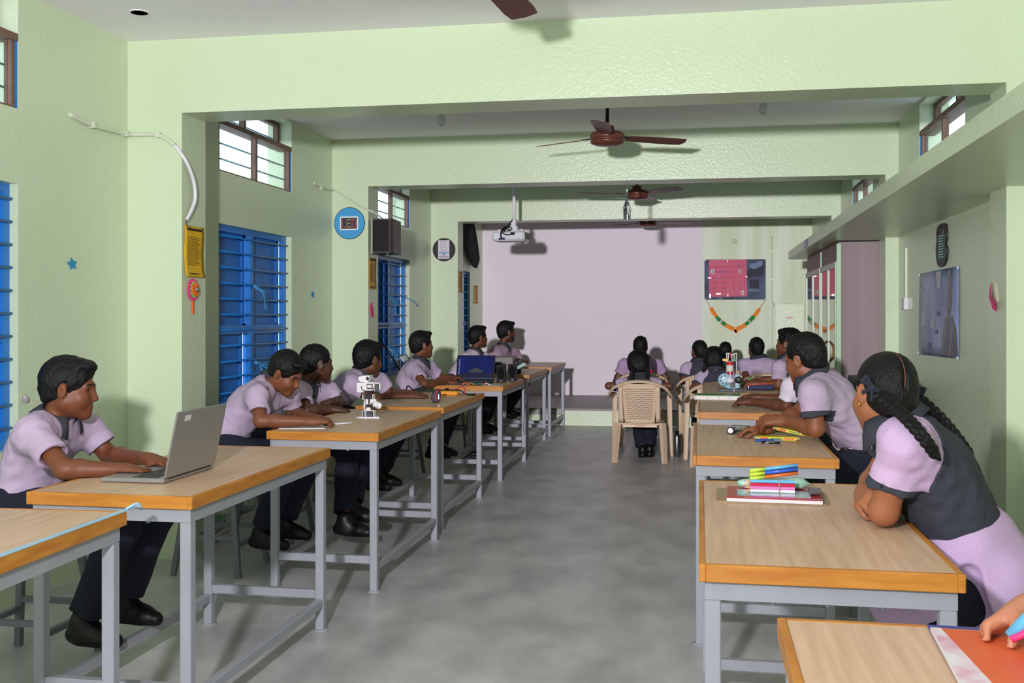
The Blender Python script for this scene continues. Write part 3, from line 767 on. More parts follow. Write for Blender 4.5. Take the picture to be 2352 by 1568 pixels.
# stools
seat_m = wood('pale seat board', (196, 170, 128), (170, 140, 98), 'X', 8, .45, 14)
def make_stool(hh=.535):
    t = empty('stool'); q = .15
    MB().box((-q+.012, -q+.012, hh-.028), (q-.012, q-.012, hh)).build('seat', seat_m, t)
    mb = MB()
    for s in (-1, 1): mb.rbox((s*(q-.006)-.006, -q, hh-.03), (s*(q-.006)+.006, q, hh+.0006), .002); mb.rbox((-q+.012, s*(q-.006)-.006, hh-.03), (q-.012, s*(q-.006)+.006, hh+.0006), .002)
    mb.build('seat_edge', teakx_m, t)
    mb = MB()
    for s in (-1, 1): mb.box((s*.115-.012, -.127, hh-.055), (s*.115+.012, .127, hh-.030)); mb.box((-.103, s*.115-.012, hh-.055), (.103, s*.115+.012, hh-.030))
    mb.build('seat_frame', dsteel_m, t)
    def pt(sx, sy, z): k = .118 + .062*(1-z/(hh-.03)); return (sx*k, sy*k, z)
    for sx in (-1, 1):
        for sy in (-1, 1):
            mb = MB().beam(pt(sx, sy, .0), pt(sx, sy, hh-.03), .026, .026); mb.build('leg', dsteel_m, t)
    for s in (-1, 1):
        MB().beam(pt(-1, s, .20), pt(1, s, .20), .022, .022).build('foot_rail', dsteel_m, t); MB().beam(pt(s, -1, .16), pt(s, 1, .16), .022, .022).build('foot_rail', dsteel_m, t)
    return t
ST = make_stool(); stn = [True]
def stool(x, y, label, rz=0):
    t = ST if stn[0] else copy_tree(ST); stn[0] = False
    t.location = (x, y, 0); t.rotation_euler = (0, 0, rz)
    return tag(t, label, 'stool', 'square stools on splayed steel legs')
# ------------------------------------------------------------------ things on the walls and under the ceiling
def face(name, pos, n, label, cat, group=None):
    """an Empty on a wall: local x to the viewer's right, y up, z out of the wall"""
    o = empty(name, pos, 0, label, cat, group); n = V(*n); r = (-n).cross(V(0, 0, 1))
    o.rotation_euler = Matrix((r, V(0, 0, 1), n)).transposed().to_euler(); return o
def rect(x0, y0, x1, y1): return [(x0, y0), (x1, y0), (x1, y1), (x0, y1)]
def circ(r, n=48, cx=0, cy=0, sy=1): return [(cx + r*math.cos(2*PI*i/n), cy + r*sy*math.sin(2*PI*i/n)) for i in range(n)]
def flat(name, polys, z0, z1, m, parent):
    mb = MB()
    for p in polys: mb.prism(p, z0, z1)
    return mb.build(name, m, parent)
ink = mat('black print', (30, 28, 28), .7)
def lines(parent, x0, x1, y, dy, n, m, z, h=.003, seed=1, ragged=.25):
    rs = random.Random(seed); mb = MB()
    for i in range(n):
        yy = y - i*dy; x = x0
        xe = x1 - (x1-x0)*ragged*rs.random()
        while x < xe - .004:
            w = rs.uniform(.008, .024); e = min(x+w, xe); mb.prism(rect(x, yy-h/2, e, yy+h/2), z, z+.0003); x = e + .004
    return mb.build('printed_text', m, parent)
blk_ = mat('black cord', (20, 24, 24), .6)
YEL, ORA = mat('yellow paper', (222, 176, 28), .75, bump=(30, .15)), mat('buff orange paper', (206, 160, 84), .75, bump=(30, .15))
def notice(pos, n, w, h, m, label, seed, curl=.012, rows=16):
    o = face('wall_notice', pos, n, label, 'notice', 'printed notices on the pillars'); mb = MB(); G = []
    for i in range(13):
        t = i/12; z = .002 + curl*max(0, t-.82)**2*30 + .002*math.sin(t*9)
        G.append([V(-w/2 + w*j/6, h/2 - h*t, z + (.004*(j/6-.5)**2*4)) for j in range(7)])
    mb.grid(G); ob = mb.build('paper', m, o); md = ob.modifiers.new('t', 'SOLIDIFY'); md.thickness = .0012; md.offset = -1
    flat('header_bar', [rect(-w*.40, h*.41, w*.40, h*.455)], .0075, .0082, ink, o); flat('footer_bar', [rect(-w*.40, -h*.455, w*.40, -h*.425)], .0065 + curl*.35, .0072 + curl*.35, ink, o)
    lines(o, -w*.34, w*.36, h*.28, h*.036, rows, mat('dark ochre print', (110, 84, 20), .8), .0082, h*.012, seed)
    return o
notice((-2.803, 5.477, 1.705), (1, 0, 0), .225, .285, YEL, 'yellow notice sheet on the nearest left pillar', 3)
notice((-2.803, 8.742, 1.716), (1, 0, 0), .20, .272, ORA, 'buff orange notice under the dark wall speaker', 4, .004)
notice((-2.803, 12.158, 1.755), (1, 0, 0), .19, .25, ORA, 'buff orange notice beside the farthest blue window', 5, .004)
notice((XL+.002, 14.555, 1.655), (1, 0, 0), .24, .26, ORA, 'buff orange notice next to the white screen wall', 6, .004)
# paper fan flower
o = face('paper_fan', (-2.80, 5.462, 1.492), (1, 0, 0), 'pink and orange paper fan flower on an orange stick', 'decoration')
def petals(name, n, r0, r1, w, z, m):
    mb = MB()
    for i in range(n):
        a = 2*PI*i/n; M = Matrix.Rotation(a, 4, 'Z'); mb.prism([(r0, -w/2), (r1, -w*.62), (r1*1.04, 0), (r1, w*.62), (r0, w/2)], z, z+.006, M @ Matrix.Rotation(.25, 4, 'X'))
    mb.lathe([(r0*1.1, z), (r0*1.1, z+.004)], (0, 0, 0), 20); return mb.build(name, m, o)
petals('pink_petals', 14, .035, .060, .020, .002, mat('pink paper', (240, 60, 130), .6)); petals('green_petals', 12, .026, .044, .014, .010, mat('leaf green paper', (120, 205, 110), .6))
petals('orange_petals', 11, .014, .036, .016, .018, mat('orange paper', (238, 108, 26), .6)); MB().lathe([(.013, .020), (.014, .03), (.008, .036), (.001, .037)], (0, 0, 0), 14).build('centre', mat('silver foil', (190, 186, 186), .25, .9), o)
flat('stick', [rect(-.008, -.135, .006, -.045)], .002, .007, mat('orange stick', (232, 104, 24), .6), o)
# LED disc
o = face('wall_disc', (-2.973, 8.648, 2.147), (0, -1, 0), 'blue round sign with LED in lit dot letters', 'sign')
flat('disc', [circ(.139)], .0, .003, mat('dark rim', (22, 34, 52), .6), o); flat('blue_field', [circ(.134)], .003, .0042, mat('sky blue card', (60, 152, 208), .6), o)
def rrect(w, h, r, n=6, cx=0, cy=0):
    p = []
    for sx, sy, a0 in ((1, 1, 0), (-1, 1, 90), (-1, -1, 180), (1, -1, 270)):
        for i in range(n+1):
            a = math.radians(a0 + 90*i/n); p.append((cx + sx*(w/2-r) + r*math.cos(a), cy + sy*(h/2-r) + r*math.sin(a)))
    return p
flat('white_frame', [rrect(.165, .118, .014, 6, -.003, 0)], .0042, .0052, mat('white card', (228, 226, 228), .6), o); flat('dark_display', [rrect(.142, .094, .003, 3, -.003, 0)], .0052, .0060, mat('display black', (36, 42, 56), .5), o)
for ch, cx, c in (('L', -.048, (240, 74, 70)), ('E', -.003, (226, 180, 60)), ('D', .042, (240, 74, 70))):
    ps = []
    for i, row in enumerate(FONT[ch].split()):
        for j, b in enumerate(row):
            if b == '1': ps.append(circ(.0036, 8, cx + (j-2)*.0082, (3-i)*.0105))
    flat('letter', ps, .0060, .0066, mat('dots %d %d' % c[:2], c, .6), o)
# binary disc
o = face('wall_disc', (-2.972, 12.048, 2.133), (0, -1, 0), 'black round sign with a white sheet of ones and zeros', 'sign')
flat('disc', [circ(.138)], 0, .003, mat('charcoal card', (46, 40, 48), .7), o); flat('white_sheet', [rect(-.071, -.107, .066, .113)], .003, .004, mat('pale sheet', (212, 206, 216), .7), o)
for i, t in enumerate(('000011001', '01001101', '001101001', '000110011', '010011010', '001001111', '100010001')):
    text_obj('binary_row', t, .019, mat('grey print', (120, 112, 120), .7), o, (-.003, .098-.0195*i, .0042), (0, 0, 0))
flat('blue_bar', [rect(-.062, -.044, .058, -.030)], .004, .0046, mat('bar blue', (90, 160, 200), .6), o); flat('stand', [rect(-.011, -.058, .007, -.044), rect(-.023, -.063, .019, -.058)], .004, .0046, mat('grey print', (120, 112, 120), .7), o)
flat('grey_block', [rect(-.062, -.100, .058, -.071)], .004, .0046, mat('pale grey print', (172, 168, 178), .7), o)
# dark wall speaker
o = empty('wall_speaker', (-2.69, 8.80, 1.887), math.radians(4), 'dark brown wall speaker on the second left pillar', 'speaker')
spk = mat('dark brown laminate', (58, 46, 44), .45, noise=(20, .5), rgb2=(46, 36, 35), stretch=(1, 1, .2))
MB().prism([(-.085, -.165), (.07, -.165), (.095, -.14), (.095, .165), (-.085, .165)], 0, .295).build('cabinet', spk, o)
MB().rbox((-.078, -.173, .012), (.062, -.165, .283), .002).build('grille', mat('speaker cloth', (36, 30, 30), .9, bump=(400, .4)), o)
MB().box((-.112, -.06, .05), (-.085, .06, .25)).box((-.095, -.175, -.004), (-.080, .10, .298)).build('bracket', mat('grey bracket', (150, 150, 140), .5, .3), o)
MB().lathe([(.012, -.014), (.008, 0)], (.04, -.13, 0), 10).build('bolt', mat('bolt steel', (170, 170, 165), .35, .8), o)
# conduits
cond = mat('cream conduit', (206, 212, 188), .45); wcond = mat('white conduit', (222, 220, 226), .4)
o = empty('wall_conduit', (XL, 4.83, 2.35), 0, 'pale conduit bending off the nearest left pillar, open end hanging', 'conduit'); O_ = V(XL, 4.83, 2.35)
def rel(ps, O): return [V(*p) - O for p in ps]
A = spline([(XL+.004, 4.80, 2.36), (XL+.014, 4.98, 2.339), (XL+.02, 5.30, 2.348), (-3.06, 5.333, 2.348), (-2.93, 5.333, 2.340), (-2.84, 5.333, 2.285)], 8)
B_ = spline([(-2.84, 5.333, 2.285), (-2.787, 5.36, 2.20), (-2.772, 5.42, 2.10), (-2.772, 5.44, 2.0), (-2.779, 5.40, 1.92), (-2.786, 5.365, 1.875)], 8)
MB().tube(rel(A, O_), .0105, 10).build('painted_length', cond, o); MB().tube(rel(B_, O_), .0105, 10).build('bare_length', wcond, o)
for p, d in (((XL+.012, 4.985, 2.339), (1, 0, 0)), ((XL+.014, 5.30, 2.349), (1, 0, 0)), ((-2.935, 5.338, 2.342), (0, -1, 0))):
    p = V(*p) - O_; t = V(0, 1, 0) if d[0] else V(1, 0, 0); MB().beam(p - t*.011, p + t*.011, .030, .036, V(*d)).build('clip', cond, o)
MB().tube(rel(spline([(-2.786, 5.365, 1.875), (-2.78, 5.35, 1.85), (-2.775, 5.372, 1.835), (-2.77, 5.35, 1.825)], 5), O_), .003, 6).build('loose_wire', mat('copper brown wire', (120, 84, 60), .5), o)
o = empty('wall_conduit', (XL, 8.22, 2.42), 0, 'thin pale conduit running to the dark wall speaker', 'conduit'); O_ = V(XL, 8.22, 2.42)
MB().tube(rel(spline([(XL+.004, 8.20, 2.44), (XL+.012, 8.35, 2.425), (XL+.014, 8.62, 2.435), (-3.06, 8.636, 2.41), (-2.96, 8.636, 2.348), (-2.84, 8.636, 2.275), (-2.75, 8.66, 2.235), (-2.70, 8.74, 2.185)], 7), O_), .008, 8).build('tube', cond, o)
MB().box((.0, .12, -.012), (.022, .14, .022)).build('clip', cond, o)
# small marks on the left wall
for y, z, s, lb in ((4.824, 1.607, 1.0, 'blue paper star on the wall left of the nearest pillar'), (8.18, 1.523, .9, 'blue paper star on the wall left of the second pillar')):
    o = face('paper_star', (XL+.001, y, z), (1, 0, 0), lb, 'sticker', 'blue paper stars on the left wall')
    flat('star', [[((.046 if i % 2 == 0 else .024)*s*math.cos(i*PI/5+.5), (.034 if i % 2 == 0 else .018)*s*math.sin(i*PI/5+.5)) for i in range(10)]], 0, .003, mat('star blue', (44, 142, 190), .6), o)
S = Sdf(.004); S.ball(V(XL+.012, 4.43, .96), .014); S.ball(V(XL+.016, 4.437, .945), .010); k = S.build('crumpled_plastic', mat('grey plastic', (170, 160, 165), .3), None, (XL, 4.43, .96)); k.location = (XL, 4.43, .96); tag(k, 'small crumpled plastic lump on the left wall by the window', 'plastic')
pinkp = mat('hot pink paper', (238, 52, 128), .6)
o = face('paper_scrap', (-2.803, 8.735, 1.39), (1, 0, 0), 'torn pink paper on the second left pillar', 'paper'); flat('scrap', [[(-.045, .03), (.0, .075), (.02, .02), (.05, -.05), (.0, -.055), (-.03, -.02)]], 0, .006, pinkp, o)
o = face('paper_scrap', (1.450, 5.54, 1.44), (-1, 0, 0), 'folded pink paper on the nearest right pillar', 'paper')
MB().add([(-.085, 0, .004), (-.035, .045, .012), (.005, .072, .014), (.02, .0, .022), (.075, -.03, .02), (.055, -.075, .008), (-.02, -.06, .004)], [(0, 1, 3), (1, 2, 3), (0, 3, 4), (0, 4, 5, 6)]).build('sheet', pinkp, o).modifiers.new('t', 'SOLIDIFY').thickness = .002
MB().add([(.012, .070, .006), (.035, .065, .002), (.080, -.02, .002), (.07, -.03, .005), (.024, .001, .006)], [(0, 4, 3, 2, 1)]).build('white_back', mat('cream back', (226, 222, 196), .7), o).modifiers.new('t', 'SOLIDIFY').thickness = .002
# black cloth over the far upper opening
mb = MB(); G = []
for i in range(15):
    t = i/14; z = 2.68 - .62*t; w0 = 13.55 + .02*math.sin(t*5); w1 = lerp(14.28, 14.62, t) - (.25*max(0, t-.8)/.2 if t > .8 else 0); w0 += max(0, t-.65)*1.6
    G.append([V(XL + .03 + .02*math.sin(j*1.9 + t*2) + .012*t, lerp(w0, w1, j/10), z - .04*j/10*t) for j in range(11)])
mb.grid(G); o = tag(mb.build('hanging_cloth', mat('black cloth', (14, 14, 18), .95, bump=(120, .2)), None, (XL, 14.0, 2.3)), 'black cloth hanging beside the white screen wall', 'cloth'); o.modifiers.new('t', 'SOLIDIFY').thickness = .006
# ceiling lights, hole and fans
o = empty('ceiling_hole', (-2.769, 4.842, ZC), 0, 'round dark fitting hole in the ceiling', 'fitting'); MB().lathe([(.052, -.004), (.052, 0), (.042, 0), (.042, -.004)], (0, 0, 0), 24).build('rim', ceil_m, o); MB().lathe([(.042, -.002), (.042, -.001)], (0, 0, 0), 24).build('shade_disc', mat('dark recess', (40, 30, 36), .9), o)  # flat dark disc, the shade inside the hole put into its colour
def bulb(x, y, lb):
    o = empty('light_bulb', (x, y, ZC), 0, lb, 'bulb', 'unlit bulbs under the ceiling')
    MB().lathe([(.035, 0), (.035, -.012), (.012, -.02), (.012, -.085), (.02, -.09), (.02, -.12), (.001, -.121)], (0, 0, 0), 14).build('holder', mat('white holder', (214, 214, 210), .5), o)
    MB().lathe([(.013, -.115), (.02, -.14), (.031, -.165), (.034, -.185), (.028, -.205), (.014, -.217), (.001, -.219)], (0, 0, 0), 18).build('glass_bulb', mat('opal bulb', (196, 200, 198), .15, spec=.6), o)
b1 = at(1013, 270, y=7.0); b2 = at(1755, 246, y=7.0); bulb(b1.x, 7.0, 'unlit bulb on the ceiling left of the fan'); bulb(b2.x, 7.0, 'unlit bulb on the ceiling right of the fan')
fan_m = mat('brown fan enamel', (104, 56, 46), .35, noise=(6, .3), rgb2=(92, 48, 40)); fblk = mat('fan black', (32, 26, 26), .4)
def make_fan():
    o = empty('ceiling_fan')
    MB().lathe([(.055, 0), (.05, -.03), (.025, -.055), (.012, -.06), (.012, -.22)], (0, 0, 0), 18).build('down_rod', fblk, o)
    MB().lathe([(.012, -.22), (.045, -.23), (.05, -.262), (.10, -.272), (.118, -.290), (.118, -.318), (.108, -.322), (.108, -.328), (.116, -.332), (.112, -.348), (.07, -.362), (.001, -.366)], (0, 0, 0), 32).build('motor', fan_m, o)
    for k in range(3):
        a = math.radians(-90 + 120*k); M = Matrix.Rotation(a, 4, 'Z') @ Matrix.Translation((0, 0, -.305)) @ Matrix.Rotation(math.radians(-10), 4, 'X'); mb = MB()
        P = [(.15, .045), (.30, .058), (.50, .062), (.585, .055), (.60, .0), (.585, -.055), (.50, -.062), (.30, -.058), (.15, -.045)]
        mb.prism(P[::-1], -.002, .002, M); b = mb.build('blade', fan_m, o)
        MB().prism([(.09, -.02), (.20, -.03), (.20, .03), (.09, .02)], .002, .006, M).build('blade_iron', fblk, b)
    return o
F0 = make_fan(); retag(F0, 'ceiling fan in the middle bay, one brown blade toward the viewer', (-.615, 7.14, ZC), 0); F0['category'] = 'fan'; F0['group'] = 'brown ceiling fans'
for x, y, a, lb in ((-.608, 10.49, 48, 'ceiling fan behind the silver tinsel'), (-.655, 13.7, -8, 'farthest ceiling fan, before the white screen'), (-.76, 3.62, 174, 'nearest ceiling fan, only a blade tip at the top edge')): retag(copy_tree(F0), lb, (x, y, ZC), math.radians(a))
# projector
o = empty('projector', (-1.945, 10.84, 2.13), math.radians(-6), 'white projector hanging on a white ceiling pole', 'projector'); wp = mat('white plastic', (226, 222, 226), .4); blk = mat('black plastic', (18, 18, 20), .6, spec=.22)
MB().rbox((-.175, -.13, 0), (.175, .13, .10), .018).build('housing', wp, o); MB().rbox((.17, -.10, .02), (.178, .10, .085), .003).build('side_vent', mat('grey vent', (120, 118, 116), .6, bump=(200, .6)), o)
mb = MB(); mb.tube([(.03, 0, .12), (.03, 0, .74)], .017, 14); mb.build('ceiling_pole', wp, o)
mb = MB(); mb.beam((-.11, -.09, .112), (.14, .09, .112), .02, .012); mb.beam((-.11, .09, .112), (.14, -.09, .112), .02, .012); mb.rbox((-.01, -.035, .108), (.07, .035, .16), .004)
for p in ((-.11, -.09), (.14, -.09), (-.11, .09), (.14, .09)): mb.lathe([(.014, .098), (.014, .125)], (*p, 0), 10)
mb.build('mount_arms', wp, o); MB().rbox((.005, -.03, .155), (.055, .03, .24), .004).build('tilt_joint', wp, o)
MB().rbox((.03, -.134, .062), (.075, -.129, .088), .002).build('power_socket', blk, o); MB().rbox((-.095, -.150, .012), (-.03, -.129, .034), .003).build('video_plug', mat('blue plug', (50, 60, 110), .5), o); MB().rbox((.105, -.133, .015), (.12, -.129, .026), .002).build('audio_ports', mat('port blue', (80, 130, 190), .5), o)
MB().tube(spline([(.055, -.134, .074), (0, -.16, .06), (-.05, -.165, .09), (-.02, -.08, .15), (.02, -.03, .13), (-.04, -.12, .10), (.0, -.05, .19), (.03, -.02, .24)], 7), .006, 8).tube(spline([(-.062, -.150, .024), (-.065, -.17, .07), (-.05, -.13, .13), (-.01, -.05, .17)], 6), .007, 8).build('cables', blk, o)
# tinsel
o = empty('hanging_tinsel', (-.582, 8.62, 2.463), 0, 'silver tinsel tassel hanging from the second beam', 'decoration'); foil = mat('silver tinsel', (205, 205, 210), .16, .95)
MB().tube([(0, 0, 0), (.002, 0, -.07), (.001, 0, -.15)], [.003, .008, .012], 6).build('twisted_string', foil, o)
rs = random.Random(4); mb = MB()
for i in range(90):
    a = rs.uniform(0, 6.28); r = rs.uniform(.004, .034); L = rs.uniform(.10, .175); z0 = -.145 - rs.uniform(0, .05); p0 = V(0, 0, z0); p1 = V(r*math.cos(a), r*math.sin(a), z0 - L*.45); p2 = V(r*.9*math.cos(a+.3), r*.9*math.sin(a+.3), max(-.325, z0-L)); w = V(math.cos(a+1.2), math.sin(a+1.2), rs.uniform(-.3, .3))*.0028
    mb.add([p0-w, p0+w, p1+w, p1-w, p2+w, p2-w], [(0, 1, 2, 3), (3, 2, 4, 5)])
for sx in (-1, 1): mb.tube([(0, 0, -.16), (.02*sx, 0, -.19), (.045*sx, 0, -.26)], .0012, 4)
tag(mb.build('tinsel_strands', foil, o), kind='stuff')
# ---- back wall
YW = YB - .001
o = face('wall_poster', (.5015, YW, 1.862), (0, -1, 0), 'dark blue picture poster on the back wall behind the pink chart', 'poster')
pb = mat('dark blue print', (58, 60, 82), .5, spec=.15, noise=(3.2, .9), rgb2=(86, 98, 126), stretch=(1, 1.6, 1), detail=2)
flat('sheet', [rect(-.4225, -.283, .4225, .285)], 0, .003, pb, o); flat('dark_shapes', [rect(.20, -.12, .33, .0), [(.17, .13), (.40, .21), (.40, .06), (.17, .02)]], .003, .0036, mat('darker print', (44, 42, 58), .5, spec=.15), o)
for q_ in ([(.18, .20), (.38, .27), (.37, .19), (.26, .14)], rect(.17, -.16, .33, -.145), rect(-.22, -.28, -.19, -.25)): flat('printed_patch', [q_], .0036, .0042, mat('pale blue print', (106, 124, 154), .5, spec=.2), o)
for p in ((-.412, .275), (.412, .275), (-.412, -.275), (.412, -.275)): MB().lathe([(.007, .003), (.004, .006)], (*p, 0), 8).build('pin', mat('pin steel', (210, 210, 210), .25, .8), o)
o = face('paper_chart', (.400, YW-.005, 1.880), (0, -1, 0), 'pink handwritten chart pinned over the dark blue poster', 'chart'); o.rotation_euler.rotate_axis('Z', .012)
pk = mat('pink chart paper', (204, 98, 124), .6, spec=.2, noise=(2, .4), rgb2=(214, 116, 138), stretch=(2, .4, 1)); flat('sheet', [[(-.262, -.255), (.268, -.258), (.262, .265), (-.255, .262)]], 0, .003, pk, o)
red, vio, gry = mat('red ink', (196, 40, 72), .7), mat('violet ink', (110, 62, 122), .7), mat('grey ink', (110, 78, 96), .7)
def frame_line(w, h, t): return [rect(-w, -h, w, -h+t), rect(-w, h-t, w, h), rect(-w, -h, -w+t, h), rect(w-t, -h, w, h)]
flat('ruled_border', frame_line(.236, .235, .003), .003, .0034, mat('border ink', (150, 52, 84), .7), o)
text_obj('handwriting', 'Science Drawing', .055, red, o, (-.075, .165, .0032), (0, 0, .01)); text_obj('handwriting', 'Wall', .055, vio, o, (.175, .168, .0032), (0, 0, 0))
text_obj('handwriting', 'Present', .06, vio, o, (-.09, .095, .0032), (0, 0, 0)); text_obj('handwriting', 'Quiz', .06, red, o, (.085, .095, .0032), (0, 0, 0))
for c, (a, b) in enumerate(((-.215, -.12), (-.09, .04), (.07, .11), (.17, .20))):
    for k, mm in enumerate((red, gry, mat('orange ink', (226, 92, 60), .7))): lines(o, a, b, .025 - k*.024, .072, 3 if k else 4, mm, .0032, .009, c*3+k, .45)
for x, y, w, h in ((-.205, .10, .046, .062), (.165, .095, .04, .05), (.205, -.205, .04, .062)):
    ph = flat('stuck_photo', [rrect(w, h, .01, 3, x, y)], .003, .0042, mat('photo grey', (196, 190, 192), .5), o); flat('portrait', [circ(w*.22, 14, x, y+h*.15), [(x-w*.3, y-h*.3), (x+w*.3, y-h*.3), (x+w*.18, y-h*.02), (x-w*.18, y-h*.02)]], .0042, .0046, mat('photo black', (40, 38, 40), .5), ph)
for x, y, w, h in ((0, .245, .016, .03), (-.25, .01, .05, .014), (.26, .02, .03, .02), (-.245, -.245, .02, .06), (-.13, -.215, .07, .022), (0, -.24, .018, .03)): flat('clear_tape', [rect(x-w/2, y-h/2, x+w/2, y+h/2)], .003, .0040, mat('shiny tape', (226, 216, 222), .12, spec=.8), o)
# marigold garland
o = empty('flower_garland', (.51, YW-.02, 1.585), 0, 'orange and green paper garland hanging in a curve on the back wall', 'garland'); P = [V(x, 0, z) for x, z in ((-.413, .0), (-.34, -.125), (-.25, -.26), (-.12, -.37), (.0, -.415), (.12, -.365), (.24, -.25), (.33, -.13), (.413, .005))]; S_ = spline(P, 8)
MB().tube(S_[:9] , .004, 5).build('string', mat('brown string', (150, 112, 64), .8), o); MB().tube(S_[-9:], .004, 5).build('string', mat('brown string', (150, 112, 64), .8), o)
og, gn = mat('marigold orange', (240, 122, 32), .7, noise=(60, .6), rgb2=(246, 168, 50)), mat('garland green', (40, 132, 62), .7); mw = mat('pale tinsel', (196, 200, 176), .5)
rs = random.Random(8)
for a, b, m_, nm in ((8, 15, og, 'orange_flowers'), (15, 19, gn, 'green_leaves'), (19, 20, mw, 'pale_leaves'), (20, 23, gn, 'green_leaves'), (23, 31, og, 'orange_flowers'), (33, 41, og, 'orange_flowers'), (41, 44, gn, 'green_leaves'), (44, 45, mw, 'pale_leaves'), (45, 49, gn, 'green_leaves'), (49, 56, og, 'orange_flowers')):
    mb = MB()
    for i in range(a, b):
        p, q = S_[i], S_[i+1]; d = (q-p).normalized()
        for k in range(2):
            c = lerp(p, q, k/2); n = d.cross(V(0, 1, 0)).normalized(); w = rs.uniform(.026, .036)
            pts_ = []
            for t in range(9): an = 2*PI*t/9; rr = w*(1 if t % 2 else .72); pts_.append((rr*math.cos(an), rr*.5*math.sin(an)))
            M = Matrix((n, V(0, 1, 0), d)).transposed().to_4x4(); M.translation = c; mb.prism(pts_, -.007, .007, M)
    mb.tube([S_[a], S_[b]], .012, 6); mb.build(nm, m_, o)
mb = MB()
for k in range(3): mb.prism([(.03*math.cos(t*PI/4)*(1 if t % 2 else .6), .02*math.sin(t*PI/4)) for t in range(8)], -.006, .006, Matrix.Translation((.01*(k-1), 0, -.435 - .012*k)) @ Matrix.Rotation(.4*k, 4, 'Y') @ Matrix.Rotation(PI/2, 4, 'X'))
mb.build('pendant_flower', og, o)
# conduit, switch cabinet, round cover
o = empty('wall_conduit', (1.013, YW, 1.0), 0, 'green painted conduit running down the back wall to the panel', 'conduit')
MB().tube(spline([(0, -.012, 1.463), (0, -.012, 1.0), (0, -.012, .58), (.012, -.012, .535), (.035, -.012, .515)], 6), .011, 8).build('upper_tube', green, o); MB().tube(spline([(.035, -.012, .49), (.012, -.012, .48), (.004, -.012, .44), (.004, -.012, -.3)], 5), .010, 8).build('lower_tube', green, o)
for z in (1.25, .86): MB().box((-.016, -.026, z-.012), (.016, 0, z+.012)).build('saddle', green, o)
o = empty('switch_cabinet', (1.245, YW, 1.03), 0, 'flat green painted switch cabinet on the back wall', 'cabinet'); MB().rbox((-.2, -.05, 0), (.2, 0, .493), .004).build('box', green, o); MB().rbox((-.19, -.056, .01), (.19, -.05, .483), .002).build('door', green, o); MB().rbox((-.05, -.07, .494), (-.025, -.03, .515), .003).build('latch', mat('chrome latch', (190, 190, 195), .2, .9), o)
MB().prism(rect(-.045, .28, .04, .31), .056, .0575, Matrix.Rotation(PI/2, 4, 'X')).build('sticker', mat('pink sticker', (226, 176, 180), .6), o)
o = face('socket_cover', (.501, YW, 2.40), (0, -1, 0), 'small round green socket cover high on the back wall', 'cover'); MB().lathe([(.036, 0), (.034, .014), (.001, .016)], (0, 0, 0), 20).build('cap', mat('pale green plastic', (206, 214, 176), .5), o); flat('holes', [circ(.004, 8, -.008, .004), circ(.004, 8, .01, -.004)], .0155, .0165, ink, o)
# paper and cords hanging at the second blue window
c = at(915, 840, x=XL+.06); o = empty('hanging_paper', c, 0, 'white framed paper with a dark picture hanging on the blue window under the wall speaker', 'paper'); M = Matrix.Rotation(.12, 4, 'X')
MB().prism(rrect(.13, .16, .012, 4), 0, .006, Matrix(((0, 0, 1, 0), (1, 0, 0, 0), (0, 1, 0, 0), (0, 0, 0, 1)))).build('board', mat('grey white board', (176, 186, 184), .6), o); MB().box((.006, -.042, -.045), (.008, .045, .062)).build('dark_picture', mat('dark picture', (52, 44, 50), .4), o)
mb = MB(); mb.grid([[V(.01 + .05*t + .02*j/4, -.03 + .16*j/4, .085 + .012*math.sin(t*3) - .05*t*t + .006*j) for j in range(5)] for t in (0, .33, .66, 1)]); mb.build('curled_sheet', mat('white paper', (226, 222, 222), .7), o).modifiers.new('t', 'SOLIDIFY').thickness = .0015
c0 = at(868, 770, x=XL+.05); o = empty('hanging_cable', c0, 0, 'black cord slanting down across the blue window under the wall speaker', 'cable'); MB().tube([V(*q_) - c0 for q_ in spline([at(868, 770, x=XL+.05), at(896, 815, x=XL+.10), at(920, 852, x=XL+.16), at(934, 868, x=XL+.14)], 5)], .006, 6).build('cord', blk_, o)
